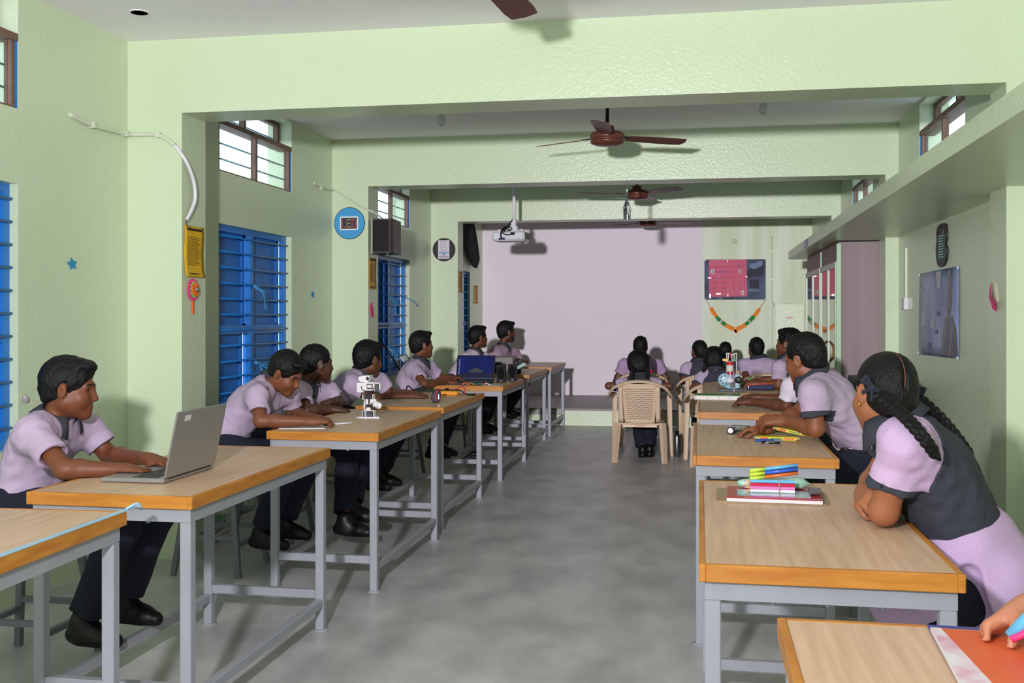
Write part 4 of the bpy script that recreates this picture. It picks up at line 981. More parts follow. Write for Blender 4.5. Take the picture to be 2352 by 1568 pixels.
# ---- right-hand side
mauve = mat('mauve brown laminate', (142, 122, 126), .4, noise=(5, .8), rgb2=(112, 92, 94), stretch=(1, 1, .08), detail=5); brn = mat('red brown board', (112, 74, 68), .5); alu = mat('bright aluminium', (188, 194, 176), .45, .2); mint = mat('pale green edging', (176, 214, 176), .5)
mir = mat('mirror glass', (150, 160, 146), .04, .85)
def cupboard(y0, y1, lb):
    o = empty('display_cupboard', (1.545, y0, 0), 0, lb, 'cupboard', 'glass-fronted cupboards under the loft'); W = y1-y0; xf = -.415
    MB().box((xf, 0, 0), (-.09 if y0 < 8.94 else 0, .018, 1.955)).build('side_panel', mauve, o); MB().box((xf, W-.018, 0), (0, W, 1.955)).box((-.012, .018, 0), (0, W-.018, 1.955)).box((xf, .018, 1.937), (-.012, W-.018, 1.955)).box((xf, .018, 0), (-.012, W-.018, .08)).build('carcass', brn, o)
    MB().box((xf-.004, .018, 1.80), (xf+.016, W-.018, 1.937)).build('top_rail', brn, o); MB().box((xf-.012, -.006, 0), (xf+.02, .03, 1.94)).build('corner_edging', mint, o)
    for k in range(2):
        a, b = .032 + k*(W-.05)/2, .028 + (k+1)*(W-.05)/2; d = empty('door', (xf, a, .085)); d.parent = o; w = b-a; mb = MB(); t = .034
        mb.box((-.02, 0, 0), (0, t, 1.71)); mb.box((-.02, w-t, 0), (0, w, 1.71)); mb.box((-.02, t, 0), (0, w-t, t)); mb.box((-.02, t, 1.66), (0, w-t, 1.71)); mb.build('door_frame', alu, d)
        MB().box((-.012, t, t), (-.006, w-t, 1.66)).build('glass_pane', mir, d)
        yh = w-.05 if k == 0 else .05; mb = MB()
        for q in (-.012, .012): mb.tube(spline([(-.022, yh+q, .86), (-.055, yh+q*1.8, .90), (-.062, yh+q*2, .95), (-.055, yh+q*1.8, 1.0), (-.022, yh+q, 1.04)], 5), .005, 8)
        mb.build('door_handle', mat('brass', (150, 116, 74), .3, .8), d)
    return o
cupboard(8.935, 10.10, 'nearer glass-fronted cupboard with the mauve side panel'); cupboard(10.112, 11.42, 'farther glass-fronted cupboard toward the back wall')
o = empty('metal_cabinet', (1.22, 7.45, 0), 0, 'low dark green metal cabinet by the right wall, behind the tall boy', 'cabinet'); gm = mat('dark green enamel', (38, 70, 50), .5, noise=(4, .4), rgb2=(32, 60, 43)); MB().rbox((-.19, -.2, .04), (.19, .2, .93), .006).build('body', gm, o); MB().rbox((-.196, -.18, .07), (-.19, .18, .90), .002).build('door', gm, o); MB().rbox((-.205, .12, .48), (-.196, .14, .56), .002).build('handle', mat('pin steel', (210, 210, 210), .25, .8), o); MB().box((-.17, -.18, 0), (.17, .18, .04)).build('plinth', gm, o)
o = face('sticker', (.964, 9.86, 2.007), (-1, 0, 0), 'small blue printed sticker on the loft edge', 'sticker'); flat('label_sheet', [rect(-.15, -.034, .15, .034)], 0, .002, mat('sticker blue', (112, 118, 168), .5), o); lines(o, -.13, .13, .022, .015, 4, mat('white print', (220, 220, 230), .6), .002, .006, 9)
o = face('switch_box', (XR-.001, 8.32, 1.437), (-1, 0, 0), 'white switch box with clear tape on the right wall', 'switch'); MB().rbox((-.02, -.045, 0), (.09, .045, .035), .004).build('box', wp, o); MB().rbox((.095, -.042, 0), (.22, .042, .004), .001).build('clear_tape', mat('clear film', (206, 212, 190), .15), o); MB().box((-.115, -.042, 0), (-.02, .04, .006)).build('switch_plate', mat('grey plate', (168, 164, 172), .4), o); MB().rbox((-.08, -.02, .006), (-.055, .018, .012), .002).build('rocker', wp, o)
MB().box((.012, .045, 0), (.032, .42, .014)).build('trunking', mat('cream trunking', (222, 226, 200), .45), o)
o = face('wall_cutout', (XR-.002, 7.11, 1.80), (-1, 0, 0), 'black wavy cut-out poster with green writing on the right wall', 'poster')
Q = [(.0, .14), (.10, .13), (.135, .09), (.14, .04), (.11, .0), (.15, -.03), (.14, -.08), (.08, -.125), (-.02, -.14), (-.11, -.12), (-.15, -.06), (-.155, .0), (-.13, .04), (-.145, .09), (-.09, .13)]
flat('card', [[(p.x, p.y) for p in spline([(a, b, 0) for a, b in Q + Q[:1]], 4)[:-1]]], 0, .012, mat('black card', (34, 30, 34), .5), o); flat('green_panel', [rect(-.085, -.095, .10, .075)], .012, .013, mat('green print', (48, 98, 72), .6), o); lines(o, -.07, .085, .06, .017, 9, mat('white print', (220, 220, 230), .6), .013, .005, 12); flat('grey_tab', [rect(.04, .065, .085, .10)], .013, .0136, mat('grey print', (120, 112, 120), .7), o)
o = face('wall_poster', (XR-.002, 7.24, 1.365), (-1, 0, 0), 'big blue grey picture poster of a robot arm on the right wall', 'poster')
rp = mat('blue grey photo print', (62, 88, 146), .32, noise=(3.0, .95), rgb2=(146, 156, 196), stretch=(1, .5, 1), detail=2)
mb = MB(); G = []
for i in range(9):
    t = i/8; G.append([V(lerp(-.575 - .03*t*t, .565, j/8), lerp(.28, -.28, t) - .012*(1 - j/8)*t, .003 + .012*math.sin(t*PI)*(j/8-.5)**2) for j in range(9)])
mb.grid(G); ob = mb.build('sheet', rp, o); ob.modifiers.new('t', 'SOLIDIFY').thickness = .002
dk, md_, lt = mat('dark grey print', (64, 62, 72), .35), mat('mid grey print', (104, 104, 118), .35), mat('light print', (156, 158, 176), .35)
flat('robot_arm', [[(.30, .26), (.36, .27), (.41, .22), (.40, .05), (.33, -.02), (.27, -.02), (.26, .05)], [(.22, -.03), (.40, -.02), (.52, -.10), (.55, -.27), (.10, -.27), (.14, -.18)]], .0066, .0075, dk, o)
flat('arm_highlights', [[(.29, .24), (.315, .25), (.31, .06), (.285, .04)], [(.40, -.05), (.44, -.08), (.36, -.27), (.30, -.27)], [(.22, -.07), (.26, -.07), (.18, -.26), (.13, -.25)]], .0075, .008, md_, o)
for q_ in ([(-.05, .27), (.10, .27), (.09, .16), (.0, .16)], [(-.56, .22), (-.50, .16), (-.56, .14)], rect(-.52, -.09, -.38, -.01), rect(-.22, -.10, -.08, 0), [(.50, .23), (.56, .28), (.56, .17)]): flat('printed_light', [q_], .0066, .0072, lt, o)
flat('blue_icons', [rect(-.02, -.02, .06, .01), rect(-.30, -.24, -.20, -.20), rect(-.06, -.14, .0, -.11), rect(-.2, -.06, -.19, .0), rect(-.16, -.06, -.15, .0)], .0072, .0078, mat('deep blue print', (46, 58, 128), .4), o)
for p in ((-.565, .27), (.555, .27), (-.595, -.28), (.55, -.275)): MB().lathe([(.012, .006), (.006, .014)], (*p, 0), 10).build('pin', mat('pin white', (226, 226, 226), .3), o)
# ------------------------------------------------------------------ things on the tables
silver = mat('silver laptop shell', (156, 154, 152), .38, .35); keyb = mat('dark keys', (46, 46, 50), .5); lbl = mat('paper label', (220, 214, 210), .6)
def laptop(pos, rz, w, d, h, tilt, shell, label, screen_m, art=None):
    """local: x along the hinge, y from the front edge back to the hinge"""
    o = empty('laptop', pos, rz, label, 'laptop', 'open laptops')
    MB().rbox((-w/2, 0, .002), (w/2, d, .016), .004).build('base', shell, o)
    mb = MB()
    for r in range(5):
        for c in range(13): mb.box((-w*.44 + c*w*.88/13, d*.45 + r*.019, .0161), (-w*.44 + (c+.82)*w*.88/13, d*.45 + r*.019 + .015, .0175))
    tag(mb.build('keyboard', keyb, o), kind='stuff'); MB().box((-.05, .02, .0161), (.05, d*.36, .0166)).build('touchpad', mat('touchpad grey', (150, 148, 147), .4), o)
    MB().tube([(-w*.42, d-.004, .016), (w*.42, d-.004, .016)], .006, 8).build('hinge', keyb, o)
    M = Matrix.Translation((0, d-.002, .018)) @ Matrix.Rotation(PI/2 - math.radians(tilt), 4, 'X')
    l = MB().rbox((-w/2, 0, -.006), (w/2, h, 0), .003, M).build('lid', shell, o)
    MB().box((-w/2+.006, .008, 0), (w/2-.006, h-.006, .0012), M).build('bezel', blk, l); MB().box((-w/2+.012, .018, .0012), (w/2-.012, h-.012, .0018), M).build('screen', screen_m, l)
    return o, l, M
dark_scr = mat('dark screen', (30, 32, 40), .2)
LP1, lid, M = laptop((-2.012, 3.447, TZ), -PI/2, .372, .236, .232, 12, silver, 'silver grey laptop seen from its lid side, in front of the typing boy', dark_scr)
MB().box((.085, .195, -.0068), (.125, .215, -.006), M).build('lid_sticker', lbl, lid); MB().box((-.187, .10, -.005), (-.1858, .20, -.001), M).build('side_strip', keyb, lid)
MB().box((-.1866, .10, .006), (-.1855, .16, .010)).build('side_port', keyb, LP1)
scr = mat('blue desktop', (22, 34, 112), .25, emit=.22, noise=(5, .9), rgb2=(14, 18, 60))
p = at(1094, 878, z=TZ)
LP2, lid2, M2 = laptop((-1.885, 8.50, TZ), 0, .335, .232, .230, 20, mat('dark grey laptop shell', (58, 60, 66), .4, .3), 'open dark laptop showing a blue screen with a car', scr)
carm = mat('screen car', (52, 52, 50), .5, emit=.25); MB().prism([(-.05, .075), (-.062, .085), (-.05, .094), (-.03, .098), (-.015, .112), (.02, .113), (.04, .098), (.065, .093), (.07, .078), (.05, .07)], .0018, .0022, M2).build('screen_car', carm, lid2)
MB().box((-.155, .018, .0018), (.155, .064, .0021), M2).build('screen_ground', mat('screen dark blue', (10, 12, 38), .4, emit=.3), lid2); MB().box((-.155, .018, .0021), (.155, .024, .0024), M2).build('task_bar', mat('task bar', (70, 84, 120), .4, emit=.5), lid2)
mb = MB()
for k in range(7): mb.box((-.146, .06+.02*k, .0018), (-.139, .068+.02*k, .0022), M2)
tag(mb.build('screen_icons', mat('icon white', (170, 180, 210), .4, emit=.6), lid2), kind='stuff')
# desktop loudspeakers
def deskspk(x, y, rz, lb):
    o = empty('loudspeaker', (x, y, TZ), rz, lb, 'speaker', 'pair of black desktop loudspeakers'); MB().prism([(-.038, 0), (.038, 0), (.038, .10), (-.038, .10)], 0, .145).build('cabinet', blk, o)
    M = Matrix.Translation((0, -.001, .08)) @ Matrix.Rotation(PI/2, 4, 'X'); MB().prism(circ(.030, 24, 0, 0, 1.75), 0, .006, M).build('cone_grille', mat('speaker mesh', (26, 26, 29), .9, bump=(500, .4), spec=.1), o); MB().box((-.008, -.002, .012), (.008, 0, .017)).build('badge', mat('badge grey', (150, 150, 155), .4), o)
deskspk(-1.675, 8.83, .1, 'black loudspeaker touching the open dark laptop'); deskspk(-1.615, 9.05, .1, 'black loudspeaker at the right of the pair, by the grey machine')
o = empty('office_machine', (-1.95, 10.22, TZ), 0, 'grey boxy machine on the table behind the loudspeakers', 'machine'); MB().rbox((-.13, 0, .0), (.135, .30, .165), .012).build('body', mat('warm grey plastic', (128, 122, 118), .5), o); MB().rbox((-.06, -.012, .01), (.02, 0, .115), .003).build('dark_front', blk, o); MB().rbox((.135, .02, .02), (.185, .28, .14), .02).build('side_tray', mat('dark grey plastic', (62, 58, 60), .5), o)
o = empty('black_pouch', (-1.78, 9.86+.2, TZ), .2, 'black soft pouch holding a folded pale green paper', 'pouch'); S = Sdf(.006); S.cone(V(-.03, 0, .035), V(.05, .02, .025), .035, .024, .02); S.cone(V(-.02, 0, .07), V(.01, 0, .05), .016, .02, .02); S.cut(V(0, 0, .001), V(0, 0, -1)); S.build('bag', blk, o, (0, 0, 0)); MB().prism([(-.0, .06), (.10, .12), (.125, .10), (.03, .045)], -.02, .02, Matrix.Rotation(PI/2, 4, 'X')).build('folded_paper', mat('pale green paper', (160, 190, 180), .6), o)
# wires and scraps on the laptop table
o = empty('wire_bundle', (-1.80, 8.415, TZ), 0, 'small tangle of coloured jumper wires before the open laptop', 'wires')
for k, (c, x) in enumerate((((236, 110, 40), -.09), ((170, 150, 60), -.04), ((30, 90, 110), .0), ((60, 150, 90), .03), ((190, 50, 70), .06), ((230, 230, 230), .09))): MB().tube(spline([(x-.03, 0, .008), (x-.01, .015, .018), (x+.012, -.01, .012), (x+.03, .008, .006)], 5), .006 if k == 0 else .0045, 6).build('jumper_wire', mat('wire %d' % k, c, .5), o)
o = empty('paper_sheet', (-1.66, 8.48, TZ+.001), 0, 'plain pale paper lying by the coloured wires', 'paper'); MB().box((-.075, -.07, 0), (.065, .07, .002)).build('sheet', mat('bluish paper', (196, 204, 208), .7), o)
# table with the meter
o = empty('pencil_case', (at(1001, 921, z=TZ).x+.025, 6.72, TZ), math.radians(12), 'small black pencil case with pink zip stripes', 'pencil case'); S = Sdf(.004)
S.cone(V(-.006, -.05, .03), V(-.006, .06, .03), .030, .028, .02); S.cone(V(0, -.05, .066), V(0, .06, .062), .024, .022, .03); S.cut(V(0, 0, .001), V(0, 0, -1)); S.cut(V(0, -.062, 0), V(0, -1, .15)); S.build('case', mat('black nylon', (34, 33, 36), .6), o, (0, 0, 0))
pz = mat('pink zip', (214, 40, 88), .6); MB().tube(spline([(-.004, -.0665, .012), (-.006, -.064, .05), (.004, -.058, .078), (.010, -.03, .088), (.01, .05, .083)], 6), .004, 6).build('zip', pz, o); MB().box((.012, -.073, .024), (.017, -.066, .055)).build('zip_pull', mat('pin steel', (210, 210, 210), .25, .8), o); MB().tube([(.022, -.063, .024), (.024, -.061, .034)], .005, 6).build('tag', pz, o)
o = empty('multimeter', (at(1024, 906, z=TZ).x+.03, 7.33, TZ), math.radians(4), 'yellow multimeter with red and black test leads', 'meter'); MB().rbox((-.075, -.04, 0), (.075, .04, .032), .010).build('holster', mat('meter yellow', (240, 160, 34), .45), o); MB().rbox((-.068, -.033, .032), (.068, .033, .041), .004).build('face_panel', mat('meter black', (36, 36, 38), .4), o); MB().lathe([(.014, .041), (.012, .049), (.001, .05)], (-.01, 0, 0), 14).build('dial', blk, o)
MB().tube(spline([(.06, .0, .042), (.085, .01, .06), (.115, .0, .055), (.12, -.01, .02), (.10, -.02, .006)], 6), .0035, 6).build('red_lead', mat('red lead', (206, 34, 50), .4), o); MB().tube(spline([(.05, .01, .042), (.085, .03, .03), (.13, .02, .006), (.18, -.01, .006), (.15, -.03, .006)], 6), .004, 6).tube([(.15, -.03, .006), (.20, -.02, .006)], .006, 6).build('black_lead', blk, o)
o = empty('power_adapter', (at(966, 905, z=TZ).x, 7.38, TZ), .3, 'black power adapter with a silver label and looped cord', 'adapter'); MB().rbox((-.05, -.03, .0), (.05, .03, .034), .005, Matrix.Rotation(-.35, 4, 'Y') @ Matrix.Translation((0, 0, .02))).build('brick', blk, o); MB().box((-.035, -.022, .0545), (.035, .022, .0555), Matrix.Rotation(-.35, 4, 'Y')).build('label', mat('silver label', (190, 190, 190), .3, .4), o); MB().tube(spline([(-.05, 0, .03), (-.09, .02, .06), (-.10, .03, .03), (-.08, -.01, .01), (-.13, -.01, .008), (-.16, .0, .008)], 6), .005, 6).build('cord', blk, o); MB().lathe([(.018, 0), (.018, .03), (.001, .031)], (-.12, .0, .006), 12).build('plug', blk, o)
# notebook and pens of the writing boy
o = empty('exercise_sheet', (-1.99, 5.06, TZ), .25, 'white paper under the hands of the writing boy', 'paper'); MB().box((-.11, -.07, 0), (.12, .10, .003)).build('sheet', mat('white paper', (226, 222, 222), .7), o)
o = empty('pen', (-2.03, 5.245, TZ+.006), .25, 'red pen lying left of the writing boy\'s hands', 'pen'); MB().tube([(-.07, 0, 0), (.06, 0, 0)], .005, 8).build('barrel', mat('pen red', (196, 44, 62), .35), o); MB().tube([(.06, 0, 0), (.075, 0, 0)], [.004, .001], 8).build('tip', ink, o)
o = empty('pen', (-1.835, 5.22, TZ+.006), .5, 'white pen at the fingertips of the writing boy', 'pen'); MB().tube([(-.04, 0, 0), (.05, 0, .002)], .005, 8).build('barrel', mat('pen white', (214, 214, 216), .35), o)
# ---- white walking robot
o = empty('toy_robot', (-1.812, 5.62, TZ), 0, 'white toy walking robot standing on the third left table', 'robot'); rw = mat('robot white', (238, 234, 238), .35); rg = mat('servo grey', (84, 84, 88), .5); rk = mat('servo black', (34, 33, 35), .5)
def rb(nm, m, *bs, r=.002):
    mb = MB()
    for b in bs: mb.rbox(*b, r)
    return mb.build(nm, m, o)
MB().prism([(-.066, -.03), (-.05, .03), (.02, .03), (.03, -.035), (-.045, -.045)], 0, .006).prism([(-.01, -.05), (-.01, .02), (.045, .025), (.064, -.045)], .0005, .008).build('feet', rw, o)
rb('ankle_servo', rg, ((-.035, -.02, .010), (-.018, .02, .030)), ((-.008, -.042, .008), (.026, -.010, .026)), ((-.006, -.03, .026), (.02, -.005, .034))); rb('ankle_bracket', rw, ((-.038, -.022, .006), (-.034, .02, .038)), ((-.022, -.024, .006), (-.018, .02, .044)), ((-.014, -.044, .006), (-.010, -.008, .036)), ((.030, -.044, .006), (.034, -.008, .038)), ((-.014, -.02, .034), (.034, -.008, .040)))
MB().prism([(-.012, 0), (.018, 0), (.012, .018), (-.004, .018)], -.04, -.034, Matrix.Translation((0, 0, .038)) @ Matrix.Rotation(PI/2, 4, 'X') @ Matrix.Translation((0, 0, 74e-3))).build('shin_plate', rw, o)
rb('knee_servo', rk, ((-.012, -.028, .050), (.03, .0, .066)), ((.018, -.03, .044), (.045, -.005, .064))); MB().tube([(.03, -.034, .072), (.056, -.034, .072)], .016, 16).lathe([(.017, 0), (.017, .006), (.001, .006)], (.056, -.03, .066), 16, Matrix.Rotation(PI/2, 4, 'X')).build('knee_joint', rw, o)
rb('thigh_plates', rw, ((-.026, -.024, .040), (-.020, .018, .092)), ((-.016, -.026, .070), (.000, -.02, .098)), ((.006, -.026, .070), (.012, -.02, .098)), ((.012, -.034, .078), (.044, -.028, .098)), ((-.03, -.02, .052), (-.026, .012, .076)))
rb('hip_servo', rk, ((-.022, -.02, .098), (.014, .02, .122)), ((-.02, -.024, .120), (.012, .02, .140))); rb('hip_bracket', rw, ((-.036, -.022, .094), (-.032, .018, .122)), ((.018, -.022, .094), (.022, .018, .122)), ((-.036, -.022, .094), (-.020, .018, .098)), ((.008, -.022, .094), (.022, .018, .098)))
rb('torso', rw, ((-.062, -.032, .132), (-.022, .03, .182)), ((-.022, -.036, .142), (.026, .03, .186))); rb('chest_servo', rg, ((-.006, -.040, .150), (.026, -.034, .178))); rb('chest_label', mat('label white red', (232, 222, 222), .5), ((-.002, -.0415, .158), (.022, -.040, .172)), r=.0004)
rb('arm_bracket', rw, ((.026, -.034, .140), (.034, .02, .184)), ((.034, -.036, .178), (.060, .0, .184)), ((.058, -.036, .146), (.066, .0, .180))); rb('arm_servo', rg, ((.038, -.032, .144), (.054, .004, .176)))
MB().prism([(-.052, 0), (-.055, .018), (-.028, .026), (.006, .026), (.006, .006), (-.006, -.008), (-.034, -.008)], -.03, .03, Matrix.Translation((0, 0, .193)) @ Matrix.Rotation(PI/2, 4, 'X')).build('head', rw, o); MB().lathe([(.009, 0), (.007, .005), (.001, .006)], (-.004, -.031, .204), 14, Matrix.Rotation(PI/2, 4, 'X')).build('eye_lens', rk, o)
MB().tube(spline([(-.034, -.033, .166), (-.034, -.036, .152), (-.02, -.034, .138), (-.002, -.03, .132)], 5), .0022, 6).tube(spline([(.032, -.036, .16), (.03, -.04, .145), (.016, -.034, .134), (.002, -.03, .13)], 5), .0022, 6).tube(spline([(.0, -.028, .10), (.002, -.03, .08), (-.004, -.034, .06)], 5), .0022, 6).build('cables', rk, o)
MB().box((-.014, -.0245, .128), (-.006, -.0235, .134)).box((.012, -.03, .126), (.02, -.026, .131)).build('red_connectors', mat('connector red', (214, 40, 40), .4), o)
o.scale = (1.08, 1.08, 1.08)
# ---- right-hand tables
# clipboard, notebook, pencils
o = empty('clipboard', (.222, 3.36, TZ), math.radians(-1), 'brown clipboard with painted stains on the right front table', 'clipboard'); MB().prism(rrect(.335, .245, .03, 5), 0, .005).build('board', mat('stained hardboard', (168, 136, 102), .45, noise=(9, .8), rgb2=(150, 150, 116)), o); MB().prism([(.115, -.06), (.15, -.045), (.155, .045), (.115, .06)], .0205, .026).build('metal_clip', mat('clip metal', (150, 150, 150), .25, .9), o)
o = empty('notebook', (.222, 3.33, TZ+.0055), math.radians(-2), 'red covered exercise book lying on the clipboard', 'book'); MB().box((-.135, -.10, 0), (.145, .115, .010)).build('pages', mat('white pages', (226, 222, 224), .7), o); MB().rbox((-.136, -.10, .010), (.146, .116, .0125), .001).build('cover', mat('glossy red cover', (188, 44, 48), .12, noise=(4, .4), rgb2=(168, 34, 42)), o); MB().box((-.105, -.06, .0125), (.115, .06, .0130)).build('cover_picture', mat('cover picture', (130, 170, 184), .12, noise=(16, .9), rgb2=(206, 206, 212)), o)
Z0 = TZ + .0185
o = empty('plastic_pouch', (.235, 3.425, Z0), 0, 'green and white plastic pouch under the pencils', 'pouch'); S = Sdf(.004); S.cone(V(-.10, .0, .012), V(.09, .01, .012), .012, .012, .01, F=V(0, 0, 1), fs=.9); S.ell(V(0, .01, .015), (.115, .035, .016), ((1, 0, 0), (0, 1, 0), (0, 0, 1)), .01); S.ell(V(.07, .0, .018), (.032, .03, .02), ((1, 0, 0), (0, 1, 0), (0, 0, 1)), .01); S.cut(V(0, 0, .0), V(0, 0, -1)); S.build('pouch', mat('printed film', (216, 222, 216), .25, noise=(22, .9), rgb2=(104, 196, 150)), o, (0, 0, 0))
def pencil(x, y, z, rz, col, i, label, tilt=0, L=.155, r=.0048, cat='pencil', g='coloured pencils in a bundle'):
    o = empty('colour_pencil', (x, y, z), rz, label, cat, g); M = Matrix.Rotation(tilt, 4, 'Y')
    m = mat('pencil %d %d %d' % col, col, .3); MB().tube([M @ V(-L/2+.02, 0, 0), M @ V(L/2, 0, 0)], r, 6, smooth=False).build('barrel', m, o)
    MB().tube([M @ V(-L/2+.02, 0, 0), M @ V(-L/2+.004, 0, 0)], [r, .0015], 8).build('sharpened_wood', mat('pencil wood', (226, 176, 136), .6), o); MB().tube([M @ V(-L/2+.004, 0, 0), M @ V(-L/2, 0, 0)], [.0015, .0004], 6).build('lead', m, o)
for i, (c, dz, dy, nm) in enumerate((((244, 242, 246), .005, -.010, 'white'), ((232, 130, 200), .0150, -.010, 'pink'), ((214, 30, 74), .0250, -.010, 'crimson'), ((110, 196, 244), .0350, -.010, 'light blue'))): pencil(.215, 3.345 + dy, Z0 + dz, 0, c, i, '%s pencil in the rubber-banded stack on the red book' % nm)
for i, (c, dz, dy, nm, zr) in enumerate((((242, 120, 50), .046, .008, 'orange', .1), ((60, 108, 222), .0585, .008, 'deep blue', .1), ((104, 186, 240), .071, .008, 'sky blue', .1), ((90, 60, 150), .050, .026, 'violet', .1), ((30, 132, 110), .0625, .026, 'teal', .1))):
    o = empty('felt_pen', (.232, 3.37+dy, Z0+dz), zr, '%s felt pen with a lime cap on top of the pencil stack' % nm, 'felt pen', 'felt pens with lime caps'); M = Matrix.Rotation(-.13, 4, 'Y'); MB().tube([M @ V(-.03, 0, 0), M @ V(.075, 0, 0)], .0054, 10).build('barrel', mat('felt %d %d' % c[:2], c, .3), o); MB().tube([M @ V(-.075, 0, 0), M @ V(-.028, 0, 0)], .0060, 10).build('cap', mat('lime cap', (206, 232, 76), .3), o)
o = empty('rubber_band', (.245, 3.345, Z0), 0, 'thin rubber band around the coloured pencils', 'band'); mb = MB(); mb.tube([(0, -.022, .0), (0, -.022, .03), (0, -.014, .039), (0, -.004, .039), (0, .0, .03)], .0012, 5); mb.build('band', mat('rubber tan', (196, 170, 130), .6), o)
# yellow pencil packs, pouch, robot car, cable and board
def pack(pos, rz, tilt, lb):
    o = empty('pencil_pack', pos, rz, lb, 'pencil pack', 'yellow packs of pencils'); M = Matrix.Rotation(tilt, 4, 'Y'); yl = mat('bright yellow card', (240, 226, 40), .35)
    MB().rbox((-.085, -.035, 0), (.085, .035, .014), .002, M).build('card_box', yl, o); MB().box((-.08, -.0356, .003), (-.04, -.035, .011), M).box((.03, -.0356, .004), (.075, -.035, .010), M).build('red_print', mat('red print', (222, 80, 70), .5), o); MB().box((-.03, -.036, .0045), (.02, -.0352, .0095), M).build('green_print', mat('green print label', (90, 150, 70), .5), o)
    S = Sdf(.004)
    for sx in (-1, 1): S.ell(M @ V(sx*.092, 0, .007), (.016, .034, .008), ((1, 0, 0), (0, 1, 0), (0, 0, 1)), .004)
    S.cone(M @ V(-.09, .03, .006), M @ V(.09, .03, .006), .004, .004, .004); S.noise = nz(5, .012, .002); S.cut(V(0, 0, .0015), V(0, 0, -1)); S.build('crumpled_wrap', mat('clear crinkled wrap', (214, 206, 150), .15, spec=.8), o, (0, 0, 0)); return o
a = at(1785, 1008, z=TZ); pack((a.x, a.y-.01, TZ), math.radians(-4), 0, 'yellow pencil pack lying flat beside the blue cable'); a = at(1845, 1000, z=TZ+.02); pack((a.x-.035, a.y-.035, TZ+.033), math.radians(-12), .17, 'yellow pencil pack resting tilted on top of the other')
a = at(1775, 996, z=TZ); o = empty('soft_pouch', (a.x+.02, a.y+.13, TZ), -.05, 'navy blue flat pouch under the tall boy\'s arms', 'pouch'); S = Sdf(.005); S.ell(V(0, 0, .012), (.11, .05, .014), ((1, 0, 0), (0, 1, 0), (0, 0, 1)), .01); S.cone(V(-.09, -.03, .008), V(.09, -.03, .008), .008, .008, .01); S.cut(V(0, 0, 0), V(0, 0, -1)); S.build('pouch', mat('navy felt', (62, 66, 102), .8), o, (0, 0, 0)); MB().box((-.105, -.05, .001), (-.085, -.03, .006)).build('red_tab', mat('red tab', (206, 50, 50), .5), o)
a = at(1700, 997, z=TZ); o = empty('robot_car', (a.x, a.y+.02, TZ), math.radians(-14), 'small two-wheeled robot car with a bare circuit board', 'robot')
MB().rbox((-.05, -.035, .030), (.045, .035, .034), .001).rbox((-.045, -.03, .034), (.04, .03, .040), .002).build('circuit_deck', mat('grey green board', (150, 152, 140), .35, noise=(70, .9), rgb2=(60, 66, 62)), o); MB().rbox((-.03, -.03, .012), (.03, .03, .028), .004).tube([(-.03, -.04, .02), (.0, -.04, .02)], .006, 8).build('motor_block', mat('dark gearbox', (52, 50, 50), .4), o)
for s in (-1, 1):
    M = Matrix.Translation((-.035, s*.047, .019)) @ Matrix.Rotation(PI/2, 4, 'X'); w = MB().lathe([(.012, -.006), (.0185, -.006), (.019, 0), (.0185, .006), (.012, .006)], (0, 0, 0), 24, M).build('wheel', mat('tyre rubber', (50, 52, 60), .7), o); MB().lathe([(.0125, -.0064), (.013, 0), (.0125, .0064)], (0, 0, 0), 20, M).build('wheel_hub', rw, w)
MB().rbox((.045, -.012, .026), (.055, .012, .036), .001).build('front_connector', blk, o); MB().rbox((.055, -.008, .03), (.068, .008, .04), .002).build('white_plug', rw, o); MB().lathe([(.001, 0), (.006, .003), (.006, .01), (.003, .014)], (.03, -.02, 0), 10).build('caster', mat('yellow nub', (206, 190, 40), .4), o)
mb = MB()
for k in range(4): mb.tube(spline([(-.02+.012*k, -.036, .02), (-.01+.012*k, -.046, .03), (.0+.012*k, -.04, .022)], 4), .0025, 6)
mb.build('leads', mat('grey lead', (160, 156, 150), .3, .5), o)
a = at(1768, 1016, z=TZ); o = empty('usb_cable', (a.x, a.y+.03, TZ), .1, 'short blue cable with a metal plug beside the circuit board', 'cable'); MB().tube(spline([(-.065, -.005, .004), (-.02, .0, .006), (.02, .004, .006)], 5), .004, 6).tube(spline([(-.065, -.005, .006), (-.03, .012, .008), (.02, .01, .007)], 5), .004, 6).build('blue_cable', mat('blue cable', (44, 98, 172), .4), o); MB().rbox((.02, -.003, .002), (.05, .014, .012), .002).build('plug_body', mat('translucent blue grey', (120, 134, 156), .3), o); MB().box((.05, .0, .004), (.064, .011, .010)).build('metal_plug', mat('pin steel', (210, 210, 210), .25, .8), o)
a = at(1770, 1021, z=TZ); o = empty('circuit_board', (a.x, a.y, TZ), -.12, 'small black and silver circuit board on the tall boy\'s table', 'circuit board'); MB().box((-.04, -.014, .002), (.038, .014, .005)).build('board', mat('board grey', (120, 116, 112), .4), o); MB().rbox((-.038, -.01, .005), (-.02, .008, .016), .002).rbox((-.008, -.008, .005), (.016, .006, .009), .001).rbox((.018, .0, .005), (.04, .012, .014), .001).build('chips', blk, o); MB().tube([(-.025, -.012, .007), (-.005, -.01, .010)], .003, 6).build('solder_pins', mat('pin steel', (210, 210, 210), .25, .8), o)
